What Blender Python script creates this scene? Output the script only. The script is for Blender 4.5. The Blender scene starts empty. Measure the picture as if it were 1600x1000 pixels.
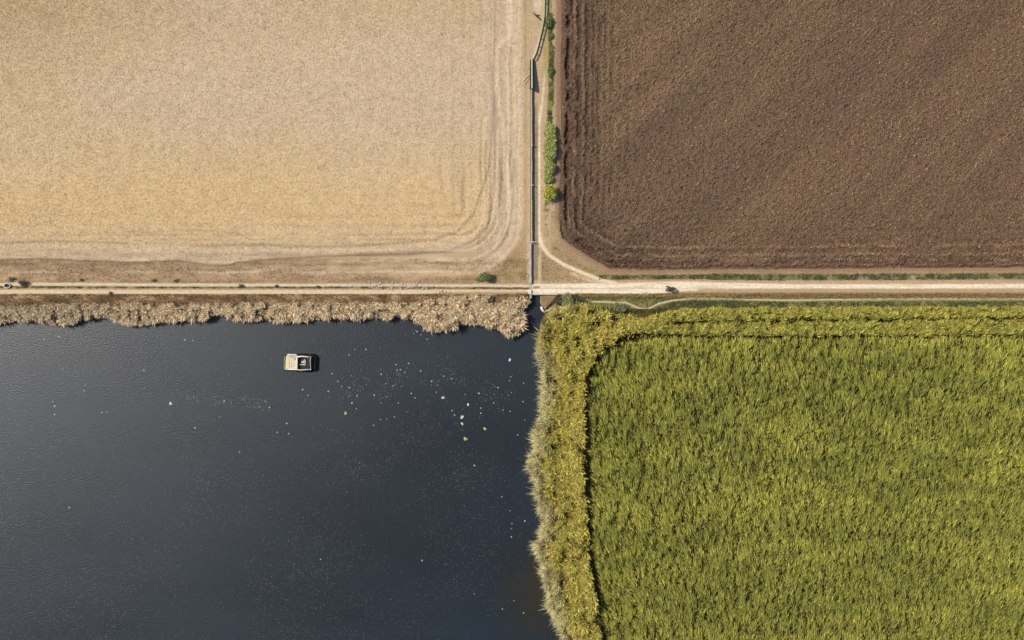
import bpy, bmesh, math
import numpy as np
from mathutils import Vector, Matrix

S = bpy.context.scene
COL = S.collection
R = math.radians
MPP = 0.15                                   # metres per photograph pixel on the ground

# ------------------------------------------------------------------ camera, sky, sun, exposure
CAM_H = 187.0
cam_d = bpy.data.cameras.new("camera"); cam = bpy.data.objects.new("camera", cam_d); COL.objects.link(cam)
cam.location = (0, 0, CAM_H); cam.rotation_euler = (0, 0, 0)
cam_d.sensor_width = 36.0; cam_d.lens = 36.0 * CAM_H / 240.0
cam_d.clip_start = 1.0; cam_d.clip_end = 6000.0
S.camera = cam

SUN_EL, SUN_AZ = R(40), R(22)                # the sun stands left of the picture, a little above level
to_sun = Vector((-math.cos(SUN_EL) * math.cos(SUN_AZ), math.cos(SUN_EL) * math.sin(SUN_AZ), math.sin(SUN_EL)))
W = bpy.data.worlds.new("World"); S.world = W; W.use_nodes = True
nt = W.node_tree; nt.nodes.clear()
sky = nt.nodes.new('ShaderNodeTexSky'); sky.sky_type = 'NISHITA'; sky.sun_disc = False
sky.sun_elevation = SUN_EL; sky.sun_rotation = math.atan2(to_sun.x, to_sun.y)
sky.air_density = 1.0; sky.dust_density = 1.4
bgn = nt.nodes.new('ShaderNodeBackground'); bgn.inputs[1].default_value = 0.10
outw = nt.nodes.new('ShaderNodeOutputWorld')
nt.links.new(sky.outputs[0], bgn.inputs[0]); nt.links.new(bgn.outputs[0], outw.inputs[0])
sl = bpy.data.lights.new("sun", 'SUN'); sl.energy = 4.3; sl.angle = R(0.5); sl.color = (1.0, 0.945, 0.86)
sun = bpy.data.objects.new("sun", sl); COL.objects.link(sun)
sun.rotation_euler = to_sun.to_track_quat('Z', 'Y').to_euler()
S.view_settings.view_transform = 'Standard'; S.view_settings.look = 'None'
S.view_settings.exposure = 0.0; S.view_settings.gamma = 1.0; S.view_settings.use_curve_mapping = False

rng = np.random.default_rng(7)

# ------------------------------------------------------------------ numeric helpers
def P(u, v, z=0.0): return ((u - 800) * MPP, (500 - v) * MPP, z)
def X(u): return (np.asarray(u, float) - 800) * MPP
def Y(v): return (500 - np.asarray(v, float)) * MPP
def hsh(ix, iy, s):
    a = (ix.astype(np.int64) * 374761393 + iy.astype(np.int64) * 668265263 + s * 1442695041) & 0xffffffff
    a = ((a ^ (a >> 13)) * 1274126177) & 0xffffffff
    a = ((a ^ (a >> 16)) * 2246822519) & 0xffffffff
    return ((a ^ (a >> 15)) & 0xffffff) / float(0xffffff)
def vn(x, y, s=0):
    ix = np.floor(x); iy = np.floor(y); fx = x - ix; fy = y - iy
    fx = fx * fx * (3 - 2 * fx); fy = fy * fy * (3 - 2 * fy)
    a = hsh(ix, iy, s); b = hsh(ix + 1, iy, s); c = hsh(ix, iy + 1, s); d = hsh(ix + 1, iy + 1, s)
    return (a * (1 - fx) + b * fx) * (1 - fy) + (c * (1 - fx) + d * fx) * fy
def fbm(x, y, s=0, o=3):
    t = 0; a = 1; n = 0
    for k in range(o):
        t = t + a * vn(x * 2 ** k + 17.3 * k, y * 2 ** k - 9.1 * k, s + k); n += a; a *= 0.5
    return t / n
def ss(a, b, t):
    t = np.clip((t - a) / (b - a), 0, 1); return t * t * (3 - 2 * t)
def band(t, c, w, soft=1.0):                 # 1 within w of c, fading over soft
    return 1 - ss(w, w + soft, np.abs(t - c))
def pld(u, v, pts):                          # distance to a polyline
    d = np.full(np.shape(u), 1e9)
    for (ax, ay), (bx, by) in zip(pts[:-1], pts[1:]):
        dx, dy = bx - ax, by - ay
        t = np.clip(((u - ax) * dx + (v - ay) * dy) / (dx * dx + dy * dy + 1e-9), 0, 1)
        d = np.minimum(d, np.hypot(u - ax - t * dx, v - ay - t * dy))
    return d
def inside(u, v, poly):
    r = np.zeros(np.shape(u), bool)
    for (ax, ay), (bx, by) in zip(poly, poly[1:] + poly[:1]):
        if ay == by: continue
        c = ((ay > v) != (by > v)) & (u < (bx - ax) * (v - ay) / (by - ay) + ax)
        r ^= c
    return r
def sd(u, v, poly):                          # positive inside
    d = pld(u, v, poly + poly[:1]); return np.where(inside(u, v, poly), d, -d)
def lin(r, g, b):
    f = lambda c: (c / 255 / 12.92) if c <= 10 else ((c / 255 + .055) / 1.055) ** 2.4
    return np.array([f(r), f(g), f(b)])
def mixc(c, col, m):
    m = np.clip(m, 0, 1)[..., None]; return c * (1 - m) + np.asarray(col) * m

def mesh_np(name, verts, faces, mat, colors=None, smooth=False):
    me = bpy.data.meshes.new(name)
    verts = np.ascontiguousarray(verts, np.float32); faces = np.ascontiguousarray(faces, np.int32)
    n, k = faces.shape
    me.vertices.add(len(verts)); me.vertices.foreach_set("co", verts.ravel())
    me.loops.add(n * k); me.loops.foreach_set("vertex_index", faces.ravel())
    me.polygons.add(n); me.polygons.foreach_set("loop_start", np.arange(0, n * k, k, dtype=np.int32))
    me.polygons.foreach_set("use_smooth", np.full(n, smooth))
    me.update(calc_edges=True)
    if colors is not None:
        at = me.color_attributes.new("Tint", 'FLOAT_COLOR', 'POINT')
        c4 = np.ones((len(verts), 4), np.float32); c4[:, :3] = colors
        at.data.foreach_set("color", c4.ravel())
    me.materials.append(mat)
    return me
def link(name, me, parent=None, loc=(0, 0, 0), rot=(0, 0, 0), scale=(1, 1, 1)):
    o = bpy.data.objects.new(name, me); COL.objects.link(o)
    o.location = loc; o.rotation_euler = rot; o.scale = scale
    if parent: o.parent = parent
    return o
def tag(o, label=None, cat=None, group=None, kind=None):
    if label: o['label'] = label
    if cat: o['category'] = cat
    if group: o['group'] = group
    if kind: o['kind'] = kind
    return o
def copy_tree(o, parent=None):
    c = o.copy(); COL.objects.link(c); c.parent = parent
    for ch in list(o.children): copy_tree(ch, c)
    return c

# ------------------------------------------------------------------ materials
def new_mat(name):
    m = bpy.data.materials.new(name); m.use_nodes = True
    n = m.node_tree; n.nodes.clear(); o = n.nodes.new('ShaderNodeOutputMaterial'); return m, n, o
def ground_mat(name, sc, contrast, bump, bdist, sc2=None, rough=0.95, stretch=(1, 1, 1), rotz=0, spec=0.15):
    m, n, o = new_mat(name); L = n.links.new
    at = n.nodes.new('ShaderNodeAttribute'); at.attribute_name = "Tint"
    tc = n.nodes.new('ShaderNodeTexCoord')
    mp = n.nodes.new('ShaderNodeMapping'); mp.inputs['Scale'].default_value = stretch; mp.inputs['Rotation'].default_value = (0, 0, rotz)
    L(tc.outputs['Object'], mp.inputs[0])
    n1 = n.nodes.new('ShaderNodeTexNoise'); n1.inputs['Scale'].default_value = sc; n1.inputs['Detail'].default_value = 3; n1.inputs['Roughness'].default_value = 0.65
    L(mp.outputs[0], n1.inputs['Vector'])
    mr = n.nodes.new('ShaderNodeMapRange'); mr.inputs[1].default_value = 0.28; mr.inputs[2].default_value = 0.72
    mr.inputs[3].default_value = 1 - contrast; mr.inputs[4].default_value = 1 + contrast
    L(n1.outputs['Fac'], mr.inputs[0])
    vm = n.nodes.new('ShaderNodeVectorMath'); vm.operation = 'SCALE'
    L(at.outputs['Color'], vm.inputs[0]); L(mr.outputs[0], vm.inputs['Scale'])
    n2 = n.nodes.new('ShaderNodeTexNoise'); n2.inputs['Scale'].default_value = sc2 or sc * 1.3; n2.inputs['Detail'].default_value = 3; n2.inputs['Roughness'].default_value = 0.6
    L(mp.outputs[0], n2.inputs['Vector'])
    bp = n.nodes.new('ShaderNodeBump'); bp.inputs['Strength'].default_value = bump; bp.inputs['Distance'].default_value = bdist
    L(n2.outputs['Fac'], bp.inputs['Height'])
    p = n.nodes.new('ShaderNodeBsdfPrincipled'); p.inputs['Roughness'].default_value = rough; p.inputs['Specular IOR Level'].default_value = spec
    L(vm.outputs[0], p.inputs['Base Color']); L(bp.outputs[0], p.inputs['Normal']); L(p.outputs[0], o.inputs[0])
    return m
def leaf_mat(name, trans=0.3):
    m, n, o = new_mat(name); L = n.links.new
    at = n.nodes.new('ShaderNodeAttribute'); at.attribute_name = "Tint"
    d = n.nodes.new('ShaderNodeBsdfPrincipled'); d.inputs['Roughness'].default_value = 0.6; d.inputs['Specular IOR Level'].default_value = 0.25
    t = n.nodes.new('ShaderNodeBsdfTranslucent'); mx = n.nodes.new('ShaderNodeMixShader'); mx.inputs[0].default_value = trans
    L(at.outputs['Color'], d.inputs['Base Color']); L(at.outputs['Color'], t.inputs['Color'])
    L(d.outputs[0], mx.inputs[1]); L(t.outputs[0], mx.inputs[2]); L(mx.outputs[0], o.inputs[0])
    return m
def plain_mat(name, rgb, rough=0.7, contrast=0.15, sc=6.0, metal=0.0, bump=0.3, bdist=0.01, spec=0.4):
    m, n, o = new_mat(name); L = n.links.new
    tc = n.nodes.new('ShaderNodeTexCoord')
    n1 = n.nodes.new('ShaderNodeTexNoise'); n1.inputs['Scale'].default_value = sc; n1.inputs['Detail'].default_value = 5
    L(tc.outputs['Object'], n1.inputs['Vector'])
    cr = n.nodes.new('ShaderNodeValToRGB')
    a = [c * (1 - contrast * 1.6) for c in rgb]; b = [min(1, c * (1 + contrast)) for c in rgb]
    cr.color_ramp.elements[0].position = 0.3; cr.color_ramp.elements[1].position = 0.7
    cr.color_ramp.elements[0].color = (*a, 1); cr.color_ramp.elements[1].color = (*b, 1)
    L(n1.outputs['Fac'], cr.inputs[0])
    bp = n.nodes.new('ShaderNodeBump'); bp.inputs['Strength'].default_value = bump; bp.inputs['Distance'].default_value = bdist
    L(n1.outputs['Fac'], bp.inputs['Height'])
    p = n.nodes.new('ShaderNodeBsdfPrincipled'); p.inputs['Roughness'].default_value = rough; p.inputs['Metallic'].default_value = metal
    p.inputs['Specular IOR Level'].default_value = spec
    L(cr.outputs[0], p.inputs['Base Color']); L(bp.outputs[0], p.inputs['Normal']); L(p.outputs[0], o.inputs[0])
    return m
M = {
    'wheat': ground_mat('ripe_wheat', 4.2, 0.20, 0.8, 0.07, 4.2),
    'plough': ground_mat('ploughed_soil', 3.0, 0.85, 1.0, 0.36, 2.8, stretch=(1.0, 1.7, 1), rotz=R(-38)),
    'track': ground_mat('pale_track_dirt', 2.4, 0.22, 0.8, 0.05, 4.0, stretch=(0.5, 1, 1)),
    'verge': ground_mat('dry_verge', 3.0, 0.36, 1.0, 0.12, 3.4),
    'bed': ground_mat('bank_mud', 1.5, 0.25, 1.0, 0.1, 2.0),
    'crop': ground_mat('crop_soil', 1.5, 0.25, 0.8, 0.1, 2.0),
    'leaf': leaf_mat('green_leaf', 0.3), 'straw': leaf_mat('dry_straw', 0.2),
}

# ------------------------------------------------------------------ outlines traced on the ground (photograph pixels)
POND = [(-9000, 499), (330, 495), (345, 490), (360, 496), (640, 494), (656, 506), (690, 511), (720, 503), (770, 505), (790, 517), (812, 518),
        (818, 500), (816, 486), (824, 474), (829, 461), (842, 461), (845, 474), (853, 488), (846, 502), (841, 540), (850, 590), (848, 650),
        (834, 700), (826, 725), (842, 780), (847, 825), (838, 855), (852, 900), (862, 950), (882, 1000), (930, 1090), (1200, 3000), (1200, 9000), (-9000, 9000)]
PLOUGH = [(879, -9000), (879, -200), (878, 0), (876, 100), (877, 200), (874, 300), (873, 345), (879, 372), (912, 396), (955, 420), (1000, 422), (1300, 420), (1600, 418), (9000, 418), (9000, -9000)]
GAPLINE = [(985, 1120), (957, 1040), (944, 1000), (936, 950), (930, 900), (924, 850), (921, 780), (917, 700), (917, 620), (920, 585), (938, 556), (965, 533), (1000, 521), (1038, 513)]
CROP = [(985, 1120), (957, 1040), (946, 1000), (938, 950), (932, 900), (926, 850), (923, 780), (919, 700), (919, 620), (923, 588), (941, 560), (967, 540), (1005, 530), (1040, 527),
        (1100, 529), (1600, 527), (9000, 527), (9000, 9000), (985, 9000)]
FIELD_EDGE = [(-9000, 404), (0, 405), (60, 402), (120, 406), (200, 408), (280, 406), (330, 413), (355, 413), (372, 408), (420, 404), (500, 399), (560, 397), (640, 396), (700, 391), (738, 377), (762, 350), (772, 300)]
CURVE_TRACK = [(842, 290), (842, 340), (843, 368), (847, 384), (857, 398), (880, 413), (905, 424), (930, 434), (962, 443)]
CURVE_GREEN = [(853, 325), (853, 365), (859, 381), (871, 394), (892, 409), (920, 422), (950, 431), (985, 434)]

def wheat_d(u, v):                           # pixels inside the rounded corner of the wheat field
    r = 105.0; qx = u - (826 - r); qy = v - (440 - r)
    return -(np.hypot(np.maximum(qx, 0), np.maximum(qy, 0)) + np.minimum(np.maximum(qx, qy), 0) - r)

def ry_w(x, y, u, v):                        # phase of the shallow drill furrows: slanting, bending round the corner
    a = R(38); w = (fbm(x / 14, y / 14, 175) - .5) * 9
    return -x * math.sin(a) + y * math.cos(a) + w + .0022 * (x - 60) * (y - 30)
def ground_all(x, y):
    """height and colour of the ground; x, y in metres"""
    u = x / MPP + 800; v = 500 - y / MPP
    n_big = fbm(x / 22, y / 22, 3); n_mid = fbm(x / 5, y / 5, 5); n_sm = fbm(x / 1.2, y / 1.2, 9); n_xs = vn(x * 2.2, y * 2.2, 12)
    wob = (fbm(x / 6, y / 6, 21) - .5) * 6
    z = (n_mid - .5) * 0.08
    # dry verge is the base
    c = mixc(np.ones(x.shape + (3,)) * lin(178, 148, 112), lin(150, 122, 88), ss(.35, .75, n_mid))
    c = mixc(c, lin(165, 146, 96), ss(.55, .8, fbm(x / 3, y / 3, 33)) * .6)
    # ---- wheat
    wd = wheat_d(u, v); west = u < 826
    fe = np.interp(u, [p[0] for p in FIELD_EDGE], [p[1] for p in FIELD_EDGE])
    wheat = (west & (v < 441) & (wd > 2))
    tall = ss(-1.5, 1.5, fe - v + (n_sm - .5) * 2) * (u < 772) + ((u >= 772) & (u < 826)) * 0
    tall = np.where(u < 772, tall, 0) * ss(-14, 14, wd - 48 + wob * .5)
    wc = mixc(np.ones(x.shape + (3,)) * lin(201, 178, 149), lin(201, 177, 142), ss(.3, .7, fbm(x / 30 + 3, y / 18, 41)))
    yel = ss(170, 330, v) * ss(30, 70, wd) * (0.55 + .45 * n_mid)
    wc = mixc(wc, lin(211, 181, 128), yel * .75)
    wc = mixc(wc, lin(184, 160, 124), ss(420, 60, np.hypot(u + 40, (v + 40) * 1.6)) * .75 + ss(90, 10, v) * .3)
    wc = mixc(wc, lin(199, 175, 146), ss(115, 20, wd) * .8)
    marg = mixc(np.ones(x.shape + (3,)) * lin(180, 154, 121), lin(164, 138, 106), ss(.3, .7, vn(x / 9, y / 1.1, 51)))
    marg = mixc(marg, lin(198, 170, 132), ss(400, 700, u) * .7)
    low = ss(398, 406, v - (fe - 402) * (u < 772)) * ss(775, 735, u)
    wc = mixc(wc, marg, low * (1 - tall))
    str_n = vn(x * 0 + (wd + wob) / 5.5, x * 0 + 3, 61) * .6 + vn((wd + wob) / 2.6, x * 0 + fbm(x / 30, y / 30, 2) * 3, 62) * .4
    corner = ss(170, 60, np.hypot(u - 790, (v - 370) * .7)); edge = ss(150, 40, wd) * (.3 + .35 * ss(.3, .7, n_big) + .9 * corner)
    wc = wc * (1 + (str_n - .5)[..., None] * .34 * edge[..., None])
    wb = (n_sm - .5) * 3
    for pts, w, k in (([(300, 384), (420, 383), (520, 386), (600, 382), (680, 374), (715, 362), (740, 335), (752, 300)], 1.2, .24), ([(560, 397), (640, 395), (700, 393), (735, 388), (758, 372), (772, 350), (780, 320), (784, 270)], 1.6, .27),
                      ([(768, 100), (771, 160), (769, 215), (764, 260), (752, 300)], .9, .22), ([(690, 412), (745, 406), (775, 390), (792, 362), (800, 320), (803, 250)], 1.4, .18), ([(0, 379), (90, 377), (200, 380)], .8, .22), ([(200, 362), (290, 360), (370, 363)], .6, .14)):
        wc = wc * (1 - (k * band(pld(u, v, pts) + wb * .4, 0, w, 2.2) * (.45 + n_sm))[..., None])
    wc = mixc(wc, lin(224, 202, 170), band(pld(u, v, [(798, -10), (797, 55), (781, 68), (775, 84), (776, 130), (786, 200), (797, 300), (793, 345), (775, 380)]) + wb * .3, 0, 1.6, 3.5) * .55)
    for dd, w, s in ((58, 1.3, .12), (74, 1.2, .28), (27, 1.0, .22), (41, 1.6, .2), (34, .8, .2), (50, .8, .2), (66, .8, .22), (88, 1.2, .2), (102, 1.5, .18), (118, 1.2, .14), (136, 1.6, .10)):
        ln = band(wd + wob * .7, dd, w, 2.5) * ss(.3, .6, fbm(x / 9, y / 9, 70 + dd)) * np.where(v > 366, .75, .35 + .65 * corner)
        wc = wc * (1 - (s * ln * (.6 + .8 * n_sm))[..., None]); z = z - .07 * ln * wheat
    for dd, w in ((33, 1.2), (50, 1.4), (15, 1.0)):
        wc = mixc(wc, lin(216, 196, 164), band(wd + wob * .5, dd, w, 2) * .5 * ss(.3, .6, vn(x / 8, y / 8, 80 + dd)))
    fp = pld(u, v, [(829, 60), (818, 80), (805, 92), (803, 110), (804, 160), (805, 230)])
    wc = mixc(wc, lin(222, 196, 150), band(fp, 0, .4, 1.2) * .7 * ss(230, 150, v))
    dk = band(u, 823 + (n_mid - .5) * 2, .8, 1.5) * (v < 52) * ss(.35, .6, vn(x, y / 2.2, 90))
    wc = mixc(wc, lin(120, 94, 66), dk * .8)
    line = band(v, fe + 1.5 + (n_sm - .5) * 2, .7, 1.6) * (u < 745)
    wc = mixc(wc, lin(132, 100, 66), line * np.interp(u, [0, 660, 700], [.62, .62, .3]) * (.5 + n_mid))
    wc = wc * (0.9 + .2 * n_sm)[..., None]
    wc = mixc(wc, c, ss(14, 2, wd)); wc = np.clip(wc * 1.08, 0, 1)
    z = np.where(wheat, z + .12 * tall + .10 * (n_sm - .5), z)
    c = np.where(wheat[..., None], wc, c)
    # green tint in the rough corner by the wall
    c = mixc(c, lin(150, 132, 78), band(u, 800, 18, 10) * band(v, 432, 4, 8) * ss(.4, .7, n_sm) * .7)
    # ---- north south lane between u 823 and 880
    lane = (u >= 822) & (u < 881) & (v < 441)
    lc = np.ones(x.shape + (3,)) * lin(186, 160, 124)
    lc = mixc(lc, lin(150, 132, 106), band(u, 837, 4.0, 2) * ss(140, 200, v))
    lc = mixc(lc, lin(146, 126, 102), band(u, 837.5, 3.5, 2) * ss(360, 400, v) * .8)
    lc = mixc(lc, lin(226, 206, 176), band(u, 842.7, 1.3, 1.3) * ss(150, 200, v) * ss(392, 372, v))
    lc = mixc(lc, lin(206, 188, 150), band(u, 842, .8, 1.3) * ss(395, 405, v) * .7)
    lc = mixc(lc, lin(216, 198, 160), band(u, np.interp(v, [60, 120, 150, 200], [852, 851, 848, 843]), .9, 1.2) * ss(90, 130, v) * ss(215, 190, v))
    lc = mixc(lc, lin(170, 152, 100), band(u, 853, 3, 3) * ss(35, 60, v) * ss(140, 90, v))
    lc = mixc(lc, lin(208, 190, 162), band(u, 840 + (n_sm - .5) * 5, 3.5, 5) * ss(30, 8, v + (n_sm - .5) * 14) * .8)
    gr = band(u, np.interp(v, [0, 60, 130, 190, 290, 340], [858, 861, 861, 858, 857, 855]) + wob * .3, 2.5, 3.0) * (v < 320) * ss(.30, .55, fbm(x / 1.6, y / 3, 92))
    lc = mixc(lc, lin(112, 116, 52), gr * .85)
    lc = mixc(lc, lin(146, 116, 92), ss(864, 872, u + (n_sm - .5) * 6))
    c = np.where(lane[..., None], lc * (0.86 + .28 * n_sm)[..., None], c)
    # the triangle between lane, curved track and main track
    tri = (u > 845) & (v > 385) & (v < 443) & (u < 960) & (v > np.interp(u, [p[0] for p in CURVE_TRACK[3:]], [p[1] for p in CURVE_TRACK[3:]]))
    tc = mixc(np.ones(x.shape + (3,)) * lin(176, 148, 112), lin(158, 130, 92), ss(.35, .7, n_mid))
    c = np.where(tri[..., None], tc * (.88 + .24 * n_sm)[..., None], c)
    # ---- ploughed field
    pdist = sd(u, v, PLOUGH); plough = pdist > 0
    pc = mixc(np.ones(x.shape + (3,)) * lin(125, 101, 78), lin(106, 84, 65), ss(.25, .75, fbm((x + y) / 90, (x - y) / 6, 101)) * .5)
    pc = mixc(pc, lin(141, 116, 88), ss(.3, .8, fbm((x + y * .8) / 70 + 5, (x * .8 - y) / 9, 103)) * .5 * ss(1500, 1000, u))
    pc = mixc(pc, lin(116, 88, 72), ss(.5, .8, n_mid) * .3)
    pc = mixc(pc, lin(94, 75, 62), ss(80, 30, pdist + (n_mid - .5) * 50) * ss(1060, 960, u) * .75)
    pw = pdist + wob * .8 + (vn(x / .9, y / .9, 181) - .5) * 3.2
    fur = 0
    vert = ss(60, 0, v - 360) * ss(1000, 940, u)
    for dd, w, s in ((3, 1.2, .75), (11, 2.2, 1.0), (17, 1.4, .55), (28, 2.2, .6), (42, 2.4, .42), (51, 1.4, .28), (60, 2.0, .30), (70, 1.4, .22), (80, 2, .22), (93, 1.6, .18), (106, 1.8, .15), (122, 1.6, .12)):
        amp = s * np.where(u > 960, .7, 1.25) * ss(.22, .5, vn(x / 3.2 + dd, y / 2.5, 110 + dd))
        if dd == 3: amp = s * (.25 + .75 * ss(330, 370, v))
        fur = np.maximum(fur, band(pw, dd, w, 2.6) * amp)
    for dd in (14, 22, 35):
        pc = mixc(pc, lin(158, 128, 100), band(pw, dd, .8, 2) * .5 * ss(.3, .6, vn(x / 2, y / 4, 130 + dd)))
    rdg = np.sin((ry_w(x, y, u, v)) * 2 * np.pi / .95) * (.35 + .65 * ss(.3, .6, vn(x / 4, y / 4, 177)))
    pmarg = ss(9, 1, pdist)
    pc = mixc(pc, lin(140, 112, 88), pmarg * .7)
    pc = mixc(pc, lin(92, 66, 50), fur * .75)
    a = R(38); rx = x * math.cos(a) + y * math.sin(a); ry = -x * math.sin(a) + y * math.cos(a)
    cl = vn(rx * 1.05, ry * 1.9, 140); cl2 = vn(rx * 2.2 + 5, ry * 2.9, 141)
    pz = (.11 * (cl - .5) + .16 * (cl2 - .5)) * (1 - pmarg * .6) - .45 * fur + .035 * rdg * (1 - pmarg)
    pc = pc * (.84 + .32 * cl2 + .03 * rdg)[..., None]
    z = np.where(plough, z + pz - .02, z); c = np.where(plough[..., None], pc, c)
    # margins round the ploughed field
    mg = (u > 860) & (v > 330) & (~plough) & (v < 443)
    mcol = mixc(np.ones(x.shape + (3,)) * lin(162, 134, 102), lin(178, 150, 112), ss(.3, .7, n_mid))
    mcol = mixc(mcol, lin(142, 114, 90), ss(-9, -1, pdist + (n_sm - .5) * 5) * .8)
    dtr = pld(u, v, CURVE_TRACK)
    c = np.where((mg & (~tri))[..., None], mcol * (.86 + .28 * n_sm)[..., None], c)
    # ---- green strips
    def green(m, col, k=1.0):
        nonlocal c
        c = mixc(c, np.array(col), m * k * ss(.22, .55, fbm(x / 1.4, y / 1.0, 150)))
    dg = pld(u, v, CURVE_GREEN)
    green(band(dg, 0, 2.2, 3.0) * (v > 318) * ss(.35, .6, fbm(x / .9, y / 1.6, 155)), lin(140, 132, 78), .7)
    gv = np.interp(u, [940, 1100, 1200, 1600], [433, 432, 433, 431])
    green(band(v, gv, np.interp(u, [940, 1090, 1110, 1600], [2.2, 2.5, 3.6, 3.2]), 3) * (u > 930), lin(104, 108, 66), .95)
    # ---- main tracks
    def lay(m, col, k=1.0):
        nonlocal c
        c = mixc(c, np.array(col), np.clip(m * k, 0, 1))
    jit = (vn(x / 3.5, y * 0 + 1, 160) - .5) * 2.4 + (n_sm - .5) * 1.6
    W_ = u < 830
    lay(band(v, 449, 11, 1) * W_, lin(172, 146, 112), .8)
    lay(band(v, np.interp(u, [0, 700, 825], [444, 446.5, 447]) + jit * .4, 1.5, 1.8) * W_, lin(212, 192, 160), .95)
    lay(band(v, np.interp(u, [0, 600, 825], [448.6, 449, 450.3]) + jit * .25, .7, 1.4) * W_, lin(112, 98, 66), .45 + .55 * ss(.3, .65, vn(x / .8, y, 170)))
    lay(band(v, np.interp(u, [0, 640, 700, 825], [456, 456.5, 454.6, 454.3]) + jit * .25, np.interp(u, [0, 640, 710], [2.2, 2.6, .9]), 1.8) * W_, lin(216, 194, 158), .9)
    E_ = u >= 829
    top = np.interp(u, [829, 960, 1060, 1120, 1250, 1600], [443.5, 443, 440, 442, 444.5, 443.8]); bot = np.interp(u, [829, 900, 1000, 1035, 1080, 1200, 1600], [458.5, 458, 459.5, 458, 454, 451, 450])
    lay(band(v, (446 + 456) / 2, 12, 2) * E_, lin(190, 162, 126), .8)
    wt = ss(-1.2, .8, v - top + jit * .3) * ss(1.2, -.8, v - bot + jit * .3) * E_
    lay(wt, lin(236, 219, 190), .95); lay(wt * ss(.5, .8, fbm(x / 5, y / .5, 190)), lin(198, 174, 142), .55)
    lay(band(v, 450.4 + jit * .12, .35, .9) * E_ * (u < 1300), lin(168, 148, 122), np.interp(u, [830, 960, 1100, 1300], [.75, .5, .3, .3]))
    lay(band(v, np.interp(u, [1100, 1600], [453, 453.5]), 1.2, 1.5) * (u > 1090), lin(178, 150, 118), .8)
    lay(band(v, 449, 1, 1.5) * band(u, 838, 3, 5) , lin(132, 106, 80), .8)
    lay(band(v, 460.5, 3.3, 1.6) * (u > 898) * ss(-1, 1, v - bot), lin(150, 120, 76), .9 * (.7 + .5 * n_sm))
    lay(band(dtr, 0, 1.6, 2.0) * ss(360, 372, v) , lin(230, 208, 172), .95)
    lay(band(pld(u, v, [(893, 427), (915, 436), (950, 444)]), 0, 1.3, 2.2), lin(222, 198, 160), .8)
    lay(band(pld(u, v, [(1010, 458), (1006, 468), (1000, 482)]), 0, 1.6, 2), lin(206, 176, 136), .8)
    # strip under the track on the right
    strip = (u > 895) & (v > 464) & (v < 482)
    c = np.where(strip[..., None], mixc(np.ones(x.shape + (3,)) * lin(128, 122, 72), lin(150, 138, 86), ss(.3, .7, n_sm)), c)
    wl = pld(u, v, [(925, 471), (978, 473), (1000, 482), (1012, 483), (1030, 474), (1050, 469.5), (1080, 466), (1130, 466.5), (1220, 469), (1400, 467), (1600, 467), (4000, 467)])
    lay(band(wl, 0, .5, 1.2) * (u > 915), lin(206, 194, 156), .85)
    lay(ss(466, 462, v) * (v > 459) * (u > 1150), lin(132, 108, 74), .6)
    # west bank below the track
    bk = (u < 830) & (v > 459)
    bc = mixc(np.ones(x.shape + (3,)) * lin(172, 144, 106), lin(132, 104, 72), ss(.35, .65, vn(x / 3, y / 1.0, 180)))
    c = np.where(bk[..., None], bc * (.85 + .3 * n_sm)[..., None], c)
    # ---- pond basin and the scour hole below the culvert
    pd_ = sd(u, v, POND) * MPP
    dip = ss(-.9, 1.5, pd_) * 1.6
    steep = (v > 459.5) & (v < 480) & (u > 829) & (u < 872)
    hole = np.where(steep, ss(459.6, 461.5, v) * np.interp(u, [829, 842, 845, 872], [1.6, 1.4, .5, .15]) * np.interp(v, [460, 470, 480], [1, .75, .3]), 0)
    z = z - np.maximum(dip, hole)
    c = mixc(c, lin(96, 78, 56), ss(-.4, .5, pd_))
    c = np.where(steep[..., None], np.ones(3) * lin(142, 118, 88) * (.8 + .4 * n_sm)[..., None], c)
    # ground under the crops
    green_soil = (u > 846) & (v > 482)
    c = np.where(green_soil[..., None], np.ones(3) * lin(84, 72, 40) * (.8 + .4 * n_mid)[..., None], c)
    # flatten the lane wall footing
    reg = np.zeros(x.shape, int)                                      # 0 ground
    reg[wheat] = 1; reg[plough] = 2
    reg[((v > 441) & (v < 459.4) & (u < 830)) | ((v > 441) & (v < 459.4) & (u >= 830))] = 3
    reg[lane & (v < 441) & (u > 833) & (u < 850)] = 4
    reg[pd_ > -.5] = 5
    reg[green_soil & (pd_ <= -.5)] = 6
    return z, c, reg

def grow(a, b, s0, f):
    r = []; t = a; s = s0
    while t < b: r.append(t); t += s; s *= f
    r.append(b); return r
xs = sorted(set([-v_ for v_ in grow(127, 2600, .8, 1.25)][::-1])) + list(np.arange(-126.6, -8, .5)) + list(np.arange(-8, 124, .25)) + grow(124.5, 2600, .8, 1.25)
ys = sorted(set([-v_ for v_ in grow(80, 2600, 1.0, 1.25)][::-1])) + list(np.arange(-79.2, -5, 1.0)) + list(np.arange(-5, 14, .18)) + list(np.arange(14.1, 78, .25)) + grow(78.4, 2600, .8, 1.25)
xs = np.array(xs); ys = np.array(ys)
GX, GY = np.meshgrid(xs, ys)
GZ, GC, _ = ground_all(GX, GY)
cx = (xs[:-1] + xs[1:]) / 2; cy = (ys[:-1] + ys[1:]) / 2
CX, CY = np.meshgrid(cx, cy)
_, _, REG = ground_all(CX, CY)
idx = np.arange(GX.size).reshape(GX.shape)
quads = np.stack([idx[:-1, :-1], idx[:-1, 1:], idx[1:, 1:], idx[1:, :-1]], -1).reshape(-1, 4); regf = REG.ravel()
V = np.stack([GX, GY, GZ], -1).reshape(-1, 3); VC = GC.reshape(-1, 3)
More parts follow.
